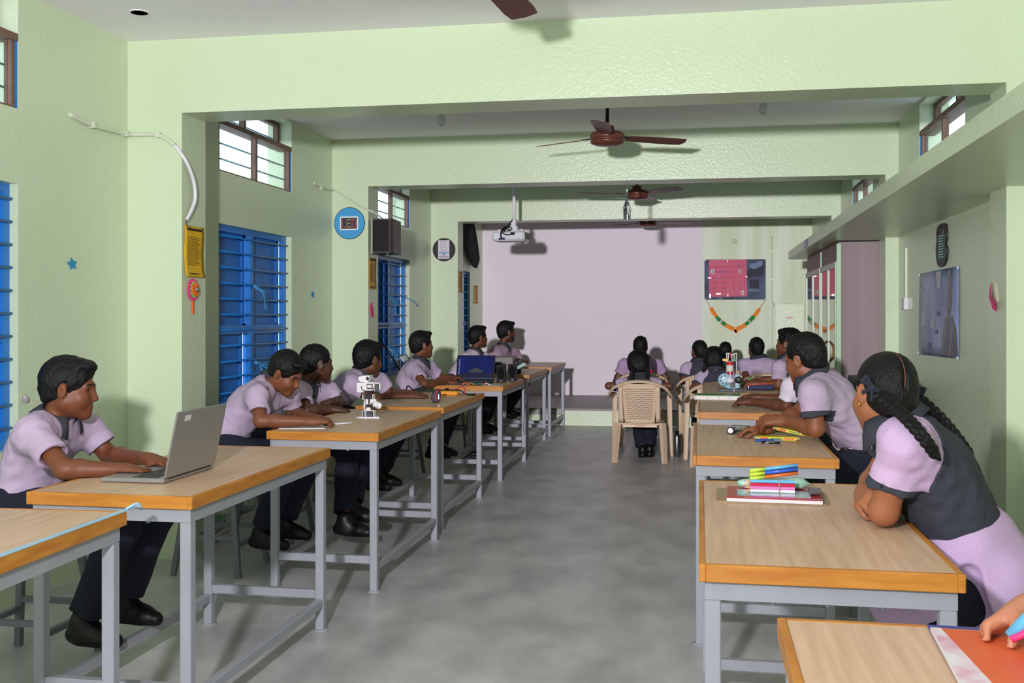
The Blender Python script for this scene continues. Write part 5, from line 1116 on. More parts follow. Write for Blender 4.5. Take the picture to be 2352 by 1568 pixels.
# green game box, parts and pen
o = empty('game_box', (.135, 7.33, TZ), math.radians(-1), 'flat white box with a green top at the table corner', 'box'); MB().rbox((-.165, -.11, 0), (.15, .12, .028), .003).build('tray', mat('white card box', (232, 226, 222), .5), o); MB().prism([(-.162, -.108), (.147, -.108), (.147, .118), (-.12, .118), (-.162, .09)], .028, .030).build('green_top', mat('lawn green card', (92, 150, 86), .6, noise=(12, .5), rgb2=(120, 168, 110)), o); MB().box((.04, -.108, .030), (.088, .118, .0308)).build('pale_strip', mat('pale strip', (178, 184, 160), .6, noise=(60, .6), rgb2=(140, 140, 120)), o)
MB().box((-.155, -.1112, .002), (-.150, -.1102, .022)).box((-.078, -.1112, .008), (-.074, -.1102, .024)).box((.0, -.1112, .008), (.004, -.1102, .024)).box((.073, -.1112, .008), (.077, -.1102, .024)).build('blue_ticks', mat('tick blue', (110, 160, 210), .5), o)
o = empty('loose_circuit', (.39, 7.36, TZ), .1, 'narrow row of small metal parts behind the white shirt boy\'s arm', 'circuit board'); MB().rbox((-.06, -.014, 0), (.05, .014, .006), .001).build('board', mat('dull pink board', (150, 126, 126), .5), o)
for k in range(5): MB().rbox((-.052+.02*k, -.01, .006), (-.042+.02*k, .008, .013), .001).build('component', mat('pin steel', (210, 210, 210), .25, .8) if k % 2 else blk, o)
a = at(1726, 932, z=TZ); o = empty('pen', (a.x, a.y-.02, TZ+.005), -.05, 'light blue pen under the wrist of the white shirt boy', 'pen'); MB().tube([(-.04, 0, 0), (.0, 0, 0)], .0042, 8).build('clear_barrel', mat('pen clear', (222, 214, 206), .2), o); MB().tube([(.0, 0, 0), (.05, 0, 0)], .0055, 8).build('blue_cap', mat('pen cap blue', (84, 176, 222), .3), o)
# toy machine of plastic beams
o = empty('toy_machine', (at(1676, 893, z=TZ).x, 8.06, TZ), 0, 'light blue toy crane-like machine with a red and white cylinder on a black base', 'toy'); lb_ = mat('toy light blue', (158, 196, 214), .3); tr_ = mat('toy red', (214, 30, 38), .3); tb = mat('toy black', (26, 28, 34), .35)
MB().rbox((-.09, -.045, 0), (.09, .05, .022), .003).build('base_plate', tb, o); MB().rbox((.02, -.0462, 0), (.024, -.045, .022), .0004).build('base_pin', rw, o)
M = Matrix.Translation((-.045, -.01, .088)) @ Matrix.Rotation(PI/2, 4, 'X'); w = MB().lathe([(.012, -.01), (.048, -.01), (.050, -.006), (.050, .006), (.048, .01), (.012, .01)], (0, 0, 0), 32, M).build('flywheel', lb_, o)
for k in range(5): MB().lathe([(.0075, -.0108), (.0075, .0108)], (0, 0, 0), 12, Matrix.Translation((-.045 + .030*math.cos(k*.9+1.5), -.01, .088 + .030*math.sin(k*.9+1.5))) @ Matrix.Rotation(PI/2, 4, 'X')).build('wheel_hole', tb, w)
MB().rbox((-.045, -.012, .024), (.0, .045, .130), .008).rbox((.03, -.02, .024), (.065, .04, .130), .006).rbox((-.03, -.015, .022), (.05, .03, .032), .004).build('side_frames', lb_, o); MB().rbox((-.004, -.03, .034), (.022, .0, .06), .004).build('gear_case', mat('toy brown grey', (110, 100, 84), .4), o)
MB().tube([(-.03, -.03, .085), (.012, -.03, .085)], .022, 18).tube([(.012, -.03, .085), (.022, -.03, .085)], .009, 14).build('motor_drum', rw, o); M = Matrix.Translation((.055, -.028, .09)) @ Matrix.Rotation(PI/2, 4, 'X'); MB().lathe([(.010, -.008), (.026, -.008), (.026, .008), (.010, .008)], (0, 0, 0), 20, M).lathe([(.014, 0), (.014, .014), (.001, .015)], (-.018, 0, -.006), 14, M).build('black_gear', tb, o)
MB().lathe([(.022, .125), (.022, .150)], (-.006, .0, 0), 20).build('red_piston', tr_, o); MB().lathe([(.021, .200), (.024, .204), (.027, .228)], (-.006, .0, 0), 20).build('red_funnel', tr_, o); MB().lathe([(.027, .152), (.027, .158), (.0262, .160), (.0262, .162), (.027, .164), (.027, .202)], (-.006, .0, 0), 22).build('cream_cylinder', mat('toy cream', (228, 218, 204), .4), o); MB().beam((-.004, -.03, .085), (-.006, -.024, .152), .014, .006).build('connecting_rod', lb_, o)
MB().rbox((-.062, -.02, .230), (-.018, .02, .248), .002).build('yellow_beam', mat('toy yellow', (240, 190, 40), .3), o); MB().rbox((.002, -.02, .230), (.05, .02, .246), .002).build('green_beam', mat('toy green', (24, 138, 70), .3), o); MB().tube([(.05, 0, .238), (.058, 0, .238)], .006, 10).build('beam_end', tb, o); MB().rbox((-.04, -.016, .222), (.02, .02, .232), .002).build('head_plate', lb_, o)
mb = MB()
for x, z0, z1 in ((-.030, .235, .29), (-.018, .24, .29), (.008, .235, .28), (.024, .235, .285), (.042, .12, .29)): mb.tube([(x, -.01, z0), (x, -.01, z1)], .0035, 8)
for a, b in (((-.036, 0, .288), (-.006, 0, .288)), ((.004, 0, .277), (.044, 0, .29))): mb.beam(a, b, .014, .006)
mb.build('white_rods', rw, o); MB().lathe([(.004, .25), (.006, .272), (.004, .29), (.001, .298)], (.0, .005, 0), 10).build('red_lever', tr_, o)
a = at(1748, 894, z=TZ); o = empty('zip_pouch', (a.x-.02, a.y-.10, TZ), .0, 'navy zip pouch with an orange zip by the toy machine', 'pouch'); S = Sdf(.004); S.cone(V(-.08, 0, .022), V(.09, 0, .024), .022, .024, .01, F=V(0, 1, 0), fs=1.5); S.cut(V(0, 0, .001), V(0, 0, -1)); S.build('pouch', mat('navy canvas', (58, 60, 96), .8, bump=(200, .3)), o, (0, 0, 0)); MB().tube(spline([(-.1, -.02, .035), (-.03, -.015, .045), (.04, -.008, .049), (.1, .0, .05)], 5), .005, 6).build('zip', mat('orange zip', (222, 84, 44), .6), o); MB().rbox((-.086, -.036, .012), (-.078, -.028, .036), .002).build('zip_pull', mat('pin steel', (210, 210, 210), .25, .8), o)
# picture book at the lower right
o = empty('picture_book', (.50, 1.83, TZ+.001), math.radians(-3), 'open picture book with an orange page at the lower right corner', 'book'); MB().rbox((-.100, -.22, 0), (.20, .168, .005), .001).build('blue_cover', mat('blue violet cover', (70, 74, 150), .4), o); MB().prism([(-.103, -.22), (-.101, .128), (.2, .128), (.2, -.22)], .005, .011).build('pages', mat('white pages', (226, 222, 224), .7), o)
MB().prism([(-.085, -.22), (-.083, .126), (.2, .124), (.2, -.22)], .011, .0115).build('orange_page', mat('orange page print', (226, 108, 62), .4, noise=(7, .5), rgb2=(226, 74, 52)), o); MB().prism([(-.102, -.22), (-.1, .127), (-.084, .126), (-.050, -.22)], .0115, .012).build('white_margin', mat('pale margin print', (230, 224, 226), .5, noise=(14, .9), rgb2=(214, 120, 160)), o)
MB().prism([(.03, .10), (.075, .105), (.2, .02), (.2, -.02)], .0115, .012).build('teal_shape', mat('teal print', (60, 160, 150), .4), o); MB().prism([(.08, .0), (.14, -.01), (.19, -.07), (.19, -.18), (.10, -.17), (.05, -.10)], .0115, .0118).build('red_shape', mat('crimson print', (204, 32, 66), .4, noise=(30, .7), rgb2=(226, 120, 130)), o)
# ---- floor things
o = empty('steel_bottle', (-.205, 10.12, 0), 0, 'tall steel water bottle on the floor by the front plastic chair', 'bottle'); MB().lathe([(.03, 0), (.033, .004), (.033, .195), (.026, .212), (.020, .218)], (0, 0, 0), 24).build('body', mat('brushed steel', (150, 148, 148), .25, .95), o); MB().lathe([(.021, .215), (.022, .24), (.016, .247), (.001, .248)], (0, 0, 0), 18).build('cap', blk, o)
o = empty('cable_coil', (-2.02, 9.42, 0), 0, 'black cable coil on the floor under the open laptop table', 'cable'); mb = MB(); mb.tube([(.05*math.cos(t*.45)*(1-.004*t), .05*math.sin(t*.45), .012+.0022*t) for t in range(44)], .006, 6).tube(spline([(.05, 0, .05), (0, .05, .10), (-.09, .06, .05), (-.15, .0, .012)], 6), .005, 6); mb.build('coil', blk, o)
o = empty('book_pile', (-2.74, 5.62, 0), 0); bpm = [mat('book green', (80, 120, 100), .6), mat('book white', (190, 190, 184), .6), mat('book dark', (60, 60, 66), .6)]; bpile = o
COL.objects.unlink(o); bpy.data.objects.remove(o)
for k in range(4):
    o = empty('book', (-2.93 + .01*(k % 2), 5.86, .001+.031*k), .1*k, ('lowest', 'second', 'third', 'topmost')[k] + ' book of the small pile on the floor by the left wall', 'book', 'books piled on the floor'); MB().box((-.10, -.13, .002), (.097, .128, .026)).build('pages', mat('white pages', (226, 222, 224), .7), o); mb = MB(); mb.box((-.103, -.132, 0), (.1, .131, .002)).box((-.103, -.132, .026), (.1, .131, .029)).box((-.105, -.132, 0), (-.102, .131, .029)); mb.build('cover', bpm[k % 3], o)
# hanging wires at the end of the laptop table
o = empty('hanging_cable', (-1.56, 9.30, TZ), 0, 'thin black cables hanging off the open laptop table edge', 'cable'); mb = MB(); mb.tube(spline([(-.20, -.10, .004), (-.08, -.05, .006), (.004, 0, .008), (.012, .0, -.05), (.010, .02, -.25), (.012, -.04, -.42), (.010, .01, -.50)], 6), .003, 6).tube(spline([(-.16, .0, .004), (-.06, .06, .006), (.004, .05, .008), (.012, .05, -.06), (.010, .04, -.20), (.012, .10, -.36)], 6), .003, 6); mb.build('cables', blk, o)
# ---- plastic chairs
cream = mat('cream chair plastic', (226, 198, 168), .4, noise=(3, .3), rgb2=(218, 190, 160))
def make_chair():
    """monobloc armchair, facing +y, origin under the seat centre"""
    o = empty('plastic_chair'); R_ = []
    mb = MB(); G = []
    for i in range(13):
        y = lerp(-.20, .22, i/12); G.append([V(x*(1 - .06*(1-i/12)), y, .353 + .004*math.cos(i*.5) - .003*abs(x)*4 + (-.02 if i == 12 else 0)) for x in [(-.21 + .42*j/12) for j in range(13)]])
    mb.grid(G); s = mb.build('seat', cream, o); s.modifiers.new('t', 'SOLIDIFY').thickness = .012
    # perforated back panel
    def bp(u, v):                                                   # u -1..1 across, v 0..1 up
        w = lerp(.135, .175, v); x = u*w; return V(x, -.20 - .10*v - .035*(1-u*u)*1.0, .36 + .365*v)
    mb = MB(); nu, nv = 45, 41
    def inside(u, v): return True
    vs = [[bp(-1 + 2*i/(nu-1), j/(nv-1)) for i in range(nu)] for j in range(nv)]; V_ = [p for r in vs for p in r]; fs = []
    for j in range(nv-1):
        for i in range(nu-1):
            hole = 4 <= j < nv-5 and 4 <= i < nu-5 and ((j-4) % 2 == 0) and ((i - 4 + ((j-4)//2 % 2)) % 2 == 0)
            if not hole: fs.append((j*nu+i, j*nu+i+1, (j+1)*nu+i+1, (j+1)*nu+i))
    mb.add(V_, fs, True); s = mb.build('back_panel', cream, o); s.modifiers.new('t', 'SOLIDIFY').thickness = .007
    # arch that becomes the two arms
    P = []
    for i in range(33):
        a = PI*i/32; x = -.285*math.cos(a)*(1 + .0*a); z = .575 + .175*math.sin(a)**.8; y = -.315 + .0*x; P.append(V(x, -.20 - .115*math.sin(a)**.6, z))
    arms = spline([(-.255, .18, .585), (-.285, .08, .60), (-.29, -.06, .595), (-.283, -.17, .60)], 6) + P[3:-3] + spline([(.283, -.17, .60), (.29, -.06, .595), (.285, .08, .60), (.255, .18, .585)], 6)
    mb = MB(); rows = []
    for k, p in enumerate(arms):
        d = (arms[min(k+1, len(arms)-1)] - arms[max(k-1, 0)]).normalized(); c = V(0, -.18, .35); n = (p - c); n = (n - d*n.dot(d)).normalized(); b = d.cross(n); w = .030
        rows.append([p + b*(w*math.cos(t))*1.0 + n*(.012*math.sin(t)) for t in [2*PI*q/10 for q in range(11)]])
    mb.grid(rows); mb.build('arm_frame', cream, o)
    for sx in (-1, 1): MB().grid([[V(sx*lerp(.15, .262, t) , -.225 - .085*v**.8*(1) - .02*(1-t), lerp(lerp(.37, .70, v), lerp(.58, .745, v), 0) + .02*t*v) for t in (0, .35)] for v in [i/8 for i in range(9)]]).build('back_stile', cream, o).modifiers.new('t', 'SOLIDIFY').thickness = .012
    for sx in (-1, 1):
        for sy, top, bot in ((1, V(sx*.258, .17, .585), V(sx*.272, .235, 0)), (-1, V(sx*.205, -.19, .36), V(sx*.228, -.285, 0))):
            mb = MB(); wd = .030 if sy > 0 else .034; d = bot - top; rows = []
            for t in (0, .3, .7, 1): p = top + d*t; w = wd*(1 - .25*t); rows += [[p + V(-w*.8, -.008*sy, 0), p + V(0, sy*w*.75, 0), p + V(w*.8, -.008*sy, 0), p + V(0, -sy*.004, 0), p + V(-w*.8, -.008*sy, 0)]]
            mb.grid(rows, False); l = mb.build('leg', cream, o); l.modifiers.new('t', 'SOLIDIFY').thickness = .008
    MB().rbox((-.16, -.232, .322), (.16, -.212, .348), .004).build('rear_apron', cream, o); MB().box((-.045, -.2332, .331), (.055, -.232, .341)).build('moulded_mark', mat('faint red mark', (206, 150, 130), .6), o)
    return o
C0 = make_chair(); retag(C0, 'cream plastic armchair nearest the viewer, with pierced back, under the girl with looped braids', (-.535, 9.90, 0)); C0['category'] = 'chair'; C0['group'] = 'cream plastic armchairs'
for x, y, rz, lb in ((-.585, 11.3, .0, 'cream plastic armchair of the boy in front of the looped-braid girl'), (.06, 10.95, .0, 'cream plastic armchair under the girl with spectacles'), (.16, 9.72, .05, 'cream plastic armchair of the girl behind the toy machine'), (at(1667, 830, y=12.16).x, 12.18, 0, 'cream plastic armchair of the half hidden child'), (.69, 11.25, .0, 'cream plastic armchair under the boy below the garland'), (-2.62, 7.85, -1.3, 'pale plastic armchair by the left wall behind the meter table'), (-2.62, 9.35, -1.3, 'pale plastic armchair by the left wall beside the slim boy')): retag(copy_tree(C0), lb, (x, y, 0), rz)
# ------------------------------------------------------------------ the class
def pts(**k):
    out = {}
    for n, q in k.items(): out[n] = q if isinstance(q, Vector) else at(q[0], q[1], **{q[2]: q[3]}) if isinstance(q[2], str) else V(*q)
    return out
GB = 'pupils in lilac shirts'
def slab(t): return ((t.location.x - TW/2 - .004, t.location.y - TL/2 - .004, TZ-.048), (t.location.x + TW/2 + .004, t.location.y + TL/2 + .004, TZ+.0025))
def seat_of(x, y, q=.152, top=.5365): return ((x-q, y-q, top-.035), (x+q, y+q, top+.001))
CHZ = .3575
def cseat(x, y): return ((x-.23, y-.225, CHZ-.03), (x+.23, y+.235, CHZ))
LB1 = ((-2.013, 3.26, TZ), (-1.776, 3.634, TZ+.018)); LB2 = ((-2.054, 8.499, TZ), (-1.716, 8.733, TZ+.018))
# typing boy
P1 = person('boy in lilac shirt typing on the grey laptop at the left', pts(hip=(-2.52, 3.60, .665), neck=(124, 968, 'y', 3.56), head=(158, 893, 'y', 3.56), shR=(76, 992, 'y', 3.40), shL=(196, 985, 'y', 3.74),
    elR=(-2.19, 3.33, .805), wrR=(278, 1078, 'y', 3.39), elL=(252, 1046, 'y', 3.76), wrL=(338, 1053, 'y', 3.58), knR=(-2.06, 3.47, .585), knL=(-2.06, 3.74, .585), anR=(-2.21, 3.47, .225), anL=(-2.19, 3.72, .235)),
    70, 92, s=.92, hs=.97, h=.005, sk=(122, 70, 46), pitch=-8, hands={'R': dict(d=V(1, .12, -.05), n=V(.05, 0, -1), curl=22, spread=.08), 'L': dict(d=V(1, -.25, -.1), n=V(.1, 0, -1), curl=24, spread=.08)}, solids=[slab(L2), LB1, seat_of(-2.55, 3.66)], hair_seed=2, group=GB, hem=.05)
stool(-2.55, 3.66, 'stool under the typing boy at the left')
# writing boy
P2 = person('boy in lilac shirt bending over his notebook beside the toy robot', pts(hip=(-2.50, 5.18, .665), neck=(622, 880, 'y', 5.32), head=(656, 856, 'y', 5.26), shR=(590, 912, 'y', 5.06), shL=(665, 905, 'y', 5.46), chest=(572, 930, 'y', 5.22),
    elR=(598, 966, 'y', 4.98), wrR=(716, 968, 'y', 5.04), elL=(672, 948, 'y', 5.50), wrL=(728, 962, 'y', 5.26), knR=(-2.06, 5.06, .585), knL=(-2.06, 5.36, .585), anR=(-2.22, 5.06, .225), anL=(-2.20, 5.32, .225)),
    98, 88, s=.9, hs=.95, h=.005, sk=(128, 76, 50), pitch=-34, roll=4, hands={'R': dict(d=V(1, .45, .05), n=V(0, .25, -1), curl=58, thumb=.5), 'L': dict(d=V(1, -.55, 0), n=V(0, -.2, -1), curl=56, thumb=.5)}, solids=[slab(L3), seat_of(-2.5, 5.2)], hair_seed=5, group=GB, hem=.04)
stool(-2.50, 5.2, 'stool under the writing boy beside the toy robot')
# boy with cropped hair
P3 = person('boy with cropped dark hair turning to the screen, behind the writing boy', pts(hip=(-2.56, 6.0, .665), neck=(703, 886, 'y', 6.02), head=(727, 836, 'y', 6.0), shR=(690, 904, 'y', 5.84), shL=(752, 898, 'y', 6.18),
    elR=(704, 944, 'y', 5.74), wrR=(764, 940, 'y', 5.86), elL=(778, 924, 'y', 6.2), wrL=(766, 922, 'y', 6.02), knR=(-2.0, 5.78, .585), knL=(-1.96, 5.95, .585), anR=(-1.945, 5.57, .20), anL=at(808, 1165, y=5.72)),
    44, 85, s=.94, hs=1.0, h=.006, sk=(84, 52, 40), pitch=-4, hands={'R': dict(d=V(.9, .2, -.1), n=V(0, 0, -1), curl=25), 'L': dict(d=V(-.2, -1, 0), n=V(0, 0, -1), curl=35)}, solids=[slab(L3), seat_of(-2.55, 6.02)], hair_seed=9, hairv=.007, fringe=False, group=GB)
stool(-2.55, 6.02, 'stool under the boy with cropped hair')
# boy at the small pencil case
P4 = person('boy in lilac shirt with his hand by the small pencil case', pts(hip=(-2.56, 7.0, .665), neck=(828, 864, 'y', 7.12), head=(845, 826, 'y', 7.12), shR=(806, 880, 'y', 6.94), shL=(872, 875, 'y', 7.28),
    elR=(858, 918, 'y', 6.9), wrR=(950, 910, 'y', 7.0), elL=(900, 905, 'y', 7.3), wrL=(944, 903, 'y', 7.08), knR=(-2.06, 6.9, .585), knL=(-2.06, 7.15, .585), anR=(-2.24, 6.9, .228), anL=(-2.22, 7.1, .228)),
    28, 80, s=.94, hs=1.1, h=.006, sk=(104, 62, 42), pitch=-6, hands={'R': dict(d=V(1, .1, -.05), n=V(0, .3, -1), curl=50), 'L': dict(d=V(1, -.2, -.05), n=V(0, -.2, -1), curl=50)}, solids=[slab(L4), seat_of(-2.56, 7.02)], hair_seed=12, group=GB)
stool(-2.56, 7.02, 'stool under the boy by the pencil case')
# boy beside the open laptop
P5 = person('slim boy sitting beside the open laptop with the blue screen', pts(hip=(-2.44, 8.44, .665), neck=(965, 834, 'y', 8.5), head=(968, 793, 'y', 8.5), shR=(950, 848, 'y', 8.36), shL=(986, 844, 'y', 8.64),
    elR=(974, 882, 'y', 8.2), wrR=(1030, 878, 'y', 8.5), elL=(1012, 868, 'y', 8.72), wrL=(1040, 868, 'y', 8.66), knR=(-2.04, 8.50, .585), knL=(-2.04, 8.68, .585), anR=(-2.2, 8.5, .225), anL=(-2.18, 8.68, .225)),
    48, 75, s=.90, hs=.98, h=.007, sk=(116, 68, 46), pitch=2, hands={'R': dict(d=V(1, .1, -.05), n=V(0, .2, -1), curl=45)}, solids=[slab(L5), LB2, seat_of(-2.48, 8.44)], hair_seed=15, group=GB, lowres=True)
stool(-2.48, 8.44, 'stool under the slim boy by the open laptop')
P6 = person('boy in pale shirt behind the open laptop looking at the screen', pts(hip=(-2.48, 10.47, .665), neck=(1092, 812, 'y', 10.6), head=(1098, 775, 'y', 10.6), shR=(1068, 824, 'y', 10.44), shL=(1110, 822, 'y', 10.76), knR=(-2.06, 10.4, .585), knL=(-2.06, 10.65, .585), anR=(-2.21, 10.4, .228), anL=(-2.21, 10.63, .228)),
    46, 75, s=.92, hs=1.0, h=.008, sk=(100, 60, 42), pitch=4, shirt=(214, 196, 214), solids=[slab(L6), seat_of(-2.5, 10.5)], hair_seed=17, group=GB, lowres=True)
stool(-2.5, 10.5, 'stool under the boy behind the open laptop')
P7 = person('older bearded person in lilac shirt seated nearest the white screen', pts(hip=(-2.50, 12.1, .665), neck=(1156, 801, 'y', 12.25), head=(1163, 763, 'y', 12.25), shR=(1135, 814, 'y', 12.06), shL=(1182, 811, 'y', 12.46),
    elR=(1160, 836, 'y', 12.02), wrR=(1194, 832, 'y', 12.2), elL=(1195, 832, 'y', 12.5), wrL=(1203, 830, 'y', 12.3), knR=(-2.04, 12.0, .575), knL=(-2.04, 12.25, .575), anR=(-2.26, 12.0, .24), anL=(-2.26, 12.25, .24)),
    48, 70, s=1.02, hs=1.1, h=.008, sk=(92, 56, 40), pitch=0, shirt=(176, 146, 166), beard=True, solids=[slab(L7), seat_of(-2.5, 12.12)], hair_seed=19, group=GB, lowres=True)
stool(-2.5, 12.12, 'stool under the bearded person by the white screen')
# centre, on plastic chairs
GG = 'girls in grey vests'
P8 = person('girl in grey vest with looped braids on the front plastic chair', pts(hip=(-.535, 9.86, .45), neck=(1466, 868, 'y', 9.96), head=(1466, 838, 'y', 10.02), shL=(1430, 884, 'y', 9.96), shR=(1503, 884, 'y', 9.96),
    elL=(1398, 886, 'y', 9.94), elR=(1538, 886, 'y', 9.94), wrL=(1434, 894, 'y', 10.15), wrR=(1502, 894, 'y', 10.15), knL=(-.61, 10.30, .435), knR=(-.46, 10.30, .435), anL=(1476, 1034, 'y', 10.04), anR=(1492, 1032, 'y', 10.06)),
    -4, 0, s=.90, hs=1.14, h=.006, kind='girl', sk=(110, 66, 46), pitch=-14, cuff=True, solids=[cseat(-.535, 9.9)], hair_seed=21, hairw=.016, group=GG, hands={'L': dict(d=V(.5, .8, 0)), 'R': dict(d=V(-.5, .8, 0))},
    braids=[[(-.035, -.085, -.03), (-.05, -.115, -.09), (-.055, -.12, -.16), (-.05, -.12, -.24)], [(.045, -.08, -.02), (.07, -.10, -.06), (.078, -.10, -.11), (.07, -.085, -.14)]])
P9 = person('boy in front of the girl on the front plastic chair, facing the screen', pts(hip=(-.585, 11.27, .45), neck=(1472, 826, 'y', 11.3), head=(1471, 798, 'y', 11.32), shL=(1434, 838, 'y', 11.3), shR=(1510, 838, 'y', 11.3),
    elL=(1418, 868, 'y', 11.3), elR=(1530, 868, 'y', 11.3), knL=(-.67, 11.66, .42), knR=(-.50, 11.66, .42)), 0, 0, s=1.0, hs=.98, h=.008, sk=(96, 58, 42), pitch=2, shirt=(176, 148, 182), solids=[cseat(-.585, 11.3)], hair_seed=23, group=GB, lowres=True)
P10 = person('girl with spectacles and one long braid, right of the aisle', pts(hip=(.06, 10.92, .45), neck=(1606, 832, 'y', 10.95), head=(1606, 806, 'y', 10.98), shL=(1577, 846, 'y', 10.95), shR=(1632, 846, 'y', 10.95),
    elL=(1568, 876, 'y', 10.9), knL=(-.02, 11.28, .42), knR=(.14, 11.28, .42)), -24, 0, s=.88, hs=.96, h=.007, kind='girl', sk=(108, 64, 44), pitch=-2, cuff=True, solids=[cseat(.06, 10.95)], hair_seed=25, group=GG, lowres=True,
    braids=[[(.02, -.10, -.03), (.015, -.125, -.10), (.01, -.13, -.18), (.01, -.13, -.25)]])
P11 = person('girl with two thick braids behind the light blue toy machine', pts(hip=(.16, 9.69, .45), neck=(1644, 852, 'y', 9.75), head=(1640, 826, 'y', 9.8), shL=(1612, 868, 'y', 9.75), shR=(1676, 866, 'y', 9.75),
    elL=(1592, 892, 'y', 9.7), wrL=(1604, 905, 'y', 9.9), knL=(.08, 10.06, .42), knR=(.24, 10.06, .42)), 2, 0, s=.88, hs=1.0, h=.006, kind='girl', sk=(110, 64, 44), pitch=-6, cuff=True, solids=[cseat(.16, 9.72)], hair_seed=27, hairw=.014, group=GG,
    braids=[[(-.06, -.06, -.04), (-.085, -.08, -.09), (-.085, -.08, -.15)], [(.06, -.06, -.04), (.085, -.08, -.09), (.085, -.08, -.15)]])
P12X = at(1667, 830, y=12.16).x
P12 = person('dark-haired child half hidden behind the girl with two thick braids', pts(hip=(P12X, 12.15, .45), neck=(1668, 830, 'y', 12.16), head=(1666, 808, 'y', 12.2), knL=(P12X-.08, 12.5, .43), knR=(P12X+.08, 12.5, .43), anL=(P12X-.08, 12.46, .1), anR=(P12X+.08, 12.46, .1)), 4, 0, s=.86, hs=.92, h=.009, sk=(100, 60, 42), solids=[cseat(P12X, 12.18)], hair_seed=29, group=GB, lowres=True)
P13 = person('boy seen from behind on the cream chair under the garland', pts(hip=(.69, 11.22, .45), neck=(1742, 826, 'y', 11.25), head=(1737, 802, 'y', 11.28), shL=(1710, 838, 'y', 11.25), shR=(1772, 838, 'y', 11.25), elL=(.485, 11.16, .70), elR=(.905, 11.16, .70), wrL=(.60, 11.42, .64), wrR=(.78, 11.42, .64), knL=(.61, 11.6, .42), knR=(.77, 11.6, .42)),
    -14, 0, s=.92, hs=1.0, h=.007, sk=(104, 62, 44), pitch=0, solids=[cseat(.69, 11.25)], hair_seed=31, group=GB, lowres=True)
# right-hand row
P14 = person('curly-haired boy holding a green pencil over the toy machine table', pts(hip=(.93, 8.45, .665), neck=(1808, 826, 'y', 8.5), head=(1812, 790, 'y', 8.5), shL=(1792, 846, 'y', 8.3), shR=(1828, 838, 'y', 8.68),
    elL=(1788, 884, 'y', 8.3), wrL=(1740, 880, 'y', 8.36), elR=(1800, 872, 'y', 8.7), wrR=(1760, 872, 'y', 8.72), knL=(.50, 8.3, .585), knR=(.50, 8.6, .585)), -58, -88, s=.94, hs=1.0, h=.006, sk=(118, 70, 46), pitch=2, hands={'L': dict(d=V(-1, .1, .1), n=V(0, .5, -.8), curl=42, thumb=.6)}, solids=[slab(R5), seat_of(.95, 8.45)], hair_seed=33, curly=1, group=GB)
stool(.95, 8.45, 'stool under the curly-haired boy')
P15 = person('boy in white shirt hidden behind the tall boy, arm along the table', pts(hip=(.90, 6.5, .665), neck=(1834, 862, 'y', 6.55), head=(1838, 818, 'y', 6.6), shL=(1818, 890, 'y', 6.40), shR=(1850, 880, 'y', 6.75),
    elL=(1806, 932, 'y', 6.42), wrL=(1725, 922, 'y', 6.58), elR=(1815, 918, 'y', 6.8), wrR=(1740, 912, 'y', 6.85), knL=(.50, 6.4, .585), knR=(.50, 6.7, .585)), -40, -88, s=.88, hs=.92, h=.006, sk=(104, 60, 42), pitch=-4, shirt=(226, 214, 230), hands={'L': dict(d=V(-1, .2, -.05), n=V(0, .2, -1), curl=40)}, solids=[slab(R4), seat_of(.92, 6.5)], hair_seed=35, group=GB)
stool(.92, 6.5, 'stool under the boy in the white shirt')
P16 = person('tall boy in lilac shirt and pale belt leaning over the yellow pencil packs', pts(hip=(1988, 1022, 'y', 5.02), chest=(1915, 924, 'y', 4.92), neck=(1868, 868, 'y', 4.92), head=(1850, 824, 'y', 4.92), shL=(1868, 905, 'y', 4.72), shR=(1902, 880, 'y', 5.10),
    elL=(1874, 984, 'y', 4.70), wrL=(1806, 966, 'y', 4.86), elR=(1838, 945, 'y', 5.14), wrR=(1760, 986, 'y', 5.02), knL=(.50, 4.86, .58), knR=(.52, 5.15, .58), anL=(.62, 4.86, .235), anR=(.62, 5.15, .235)), -46, -80, s=.98, hs=.98, h=.005, sk=(140, 84, 56), pitch=-10, roll=-6, cuff=True, tuck=True,
    hands={'L': dict(d=V(-1, .25, .02), n=V(.1, .6, -.8), curl=34), 'R': dict(d=V(-1, -.05, -.05), n=V(0, -.2, -1), curl=38)}, solids=[slab(R3), seat_of(.86, 5.05)], hair_seed=37, hairv=.008, fringe=False, group=GB, fade=.01)
stool(.86, 5.05, 'stool under the tall boy with the pale belt')
P17 = person('big girl in grey vest with two long black braids leaning on the right front table', pts(hip=(2238, 1300, 'y', 3.05), chest=(2150, 1100, 'y', 3.04), neck=(2064, 982, 'y', 3.06), head=(2031, 905, 'y', 3.06), shL=(2078, 1018, 'y', 2.87), shR=(2075, 985, 'y', 3.24),
    elL=(2030, 1174, 'y', 2.92), wrL=(2046, 1136, 'y', 3.14), elR=(2014, 1100, 'y', 3.27), wrR=(1985, 1130, 'y', 3.11), knL=(.60, 2.90, .56), knR=(.60, 3.2, .56), anL=(.66, 2.85, .24), anR=(.66, 3.2, .24)), -20, -78, s=1.02, hs=.97, h=.005, kind='girl', sk=(166, 104, 70), pitch=-8, roll=6, cuff=True,
    hands={'L': dict(d=V(.5, .8, .1), n=V(-.3, .3, -.9), curl=40), 'R': dict(d=V(-.15, -1, -.1), n=V(.75, 0, -.6), curl=46, thumb=.5)}, solids=[slab(R2), seat_of(1.03, 3.05)], hair_seed=41, group=GG, parting=True, shirt=(206, 176, 212), hem=.12, vest_in=.62, vhem=.02,
    braids=[[at(2014, 904, y=2.93), at(2060, 940, y=2.86), at(2096, 975, y=2.785), at(2126, 1012, y=2.76), at(2150, 1044, y=2.775)], [at(2090, 902, y=3.13), at(2118, 925, y=3.17), at(2160, 962, y=3.19), at(2198, 1005, y=3.19), at(2228, 1046, y=3.18)]])
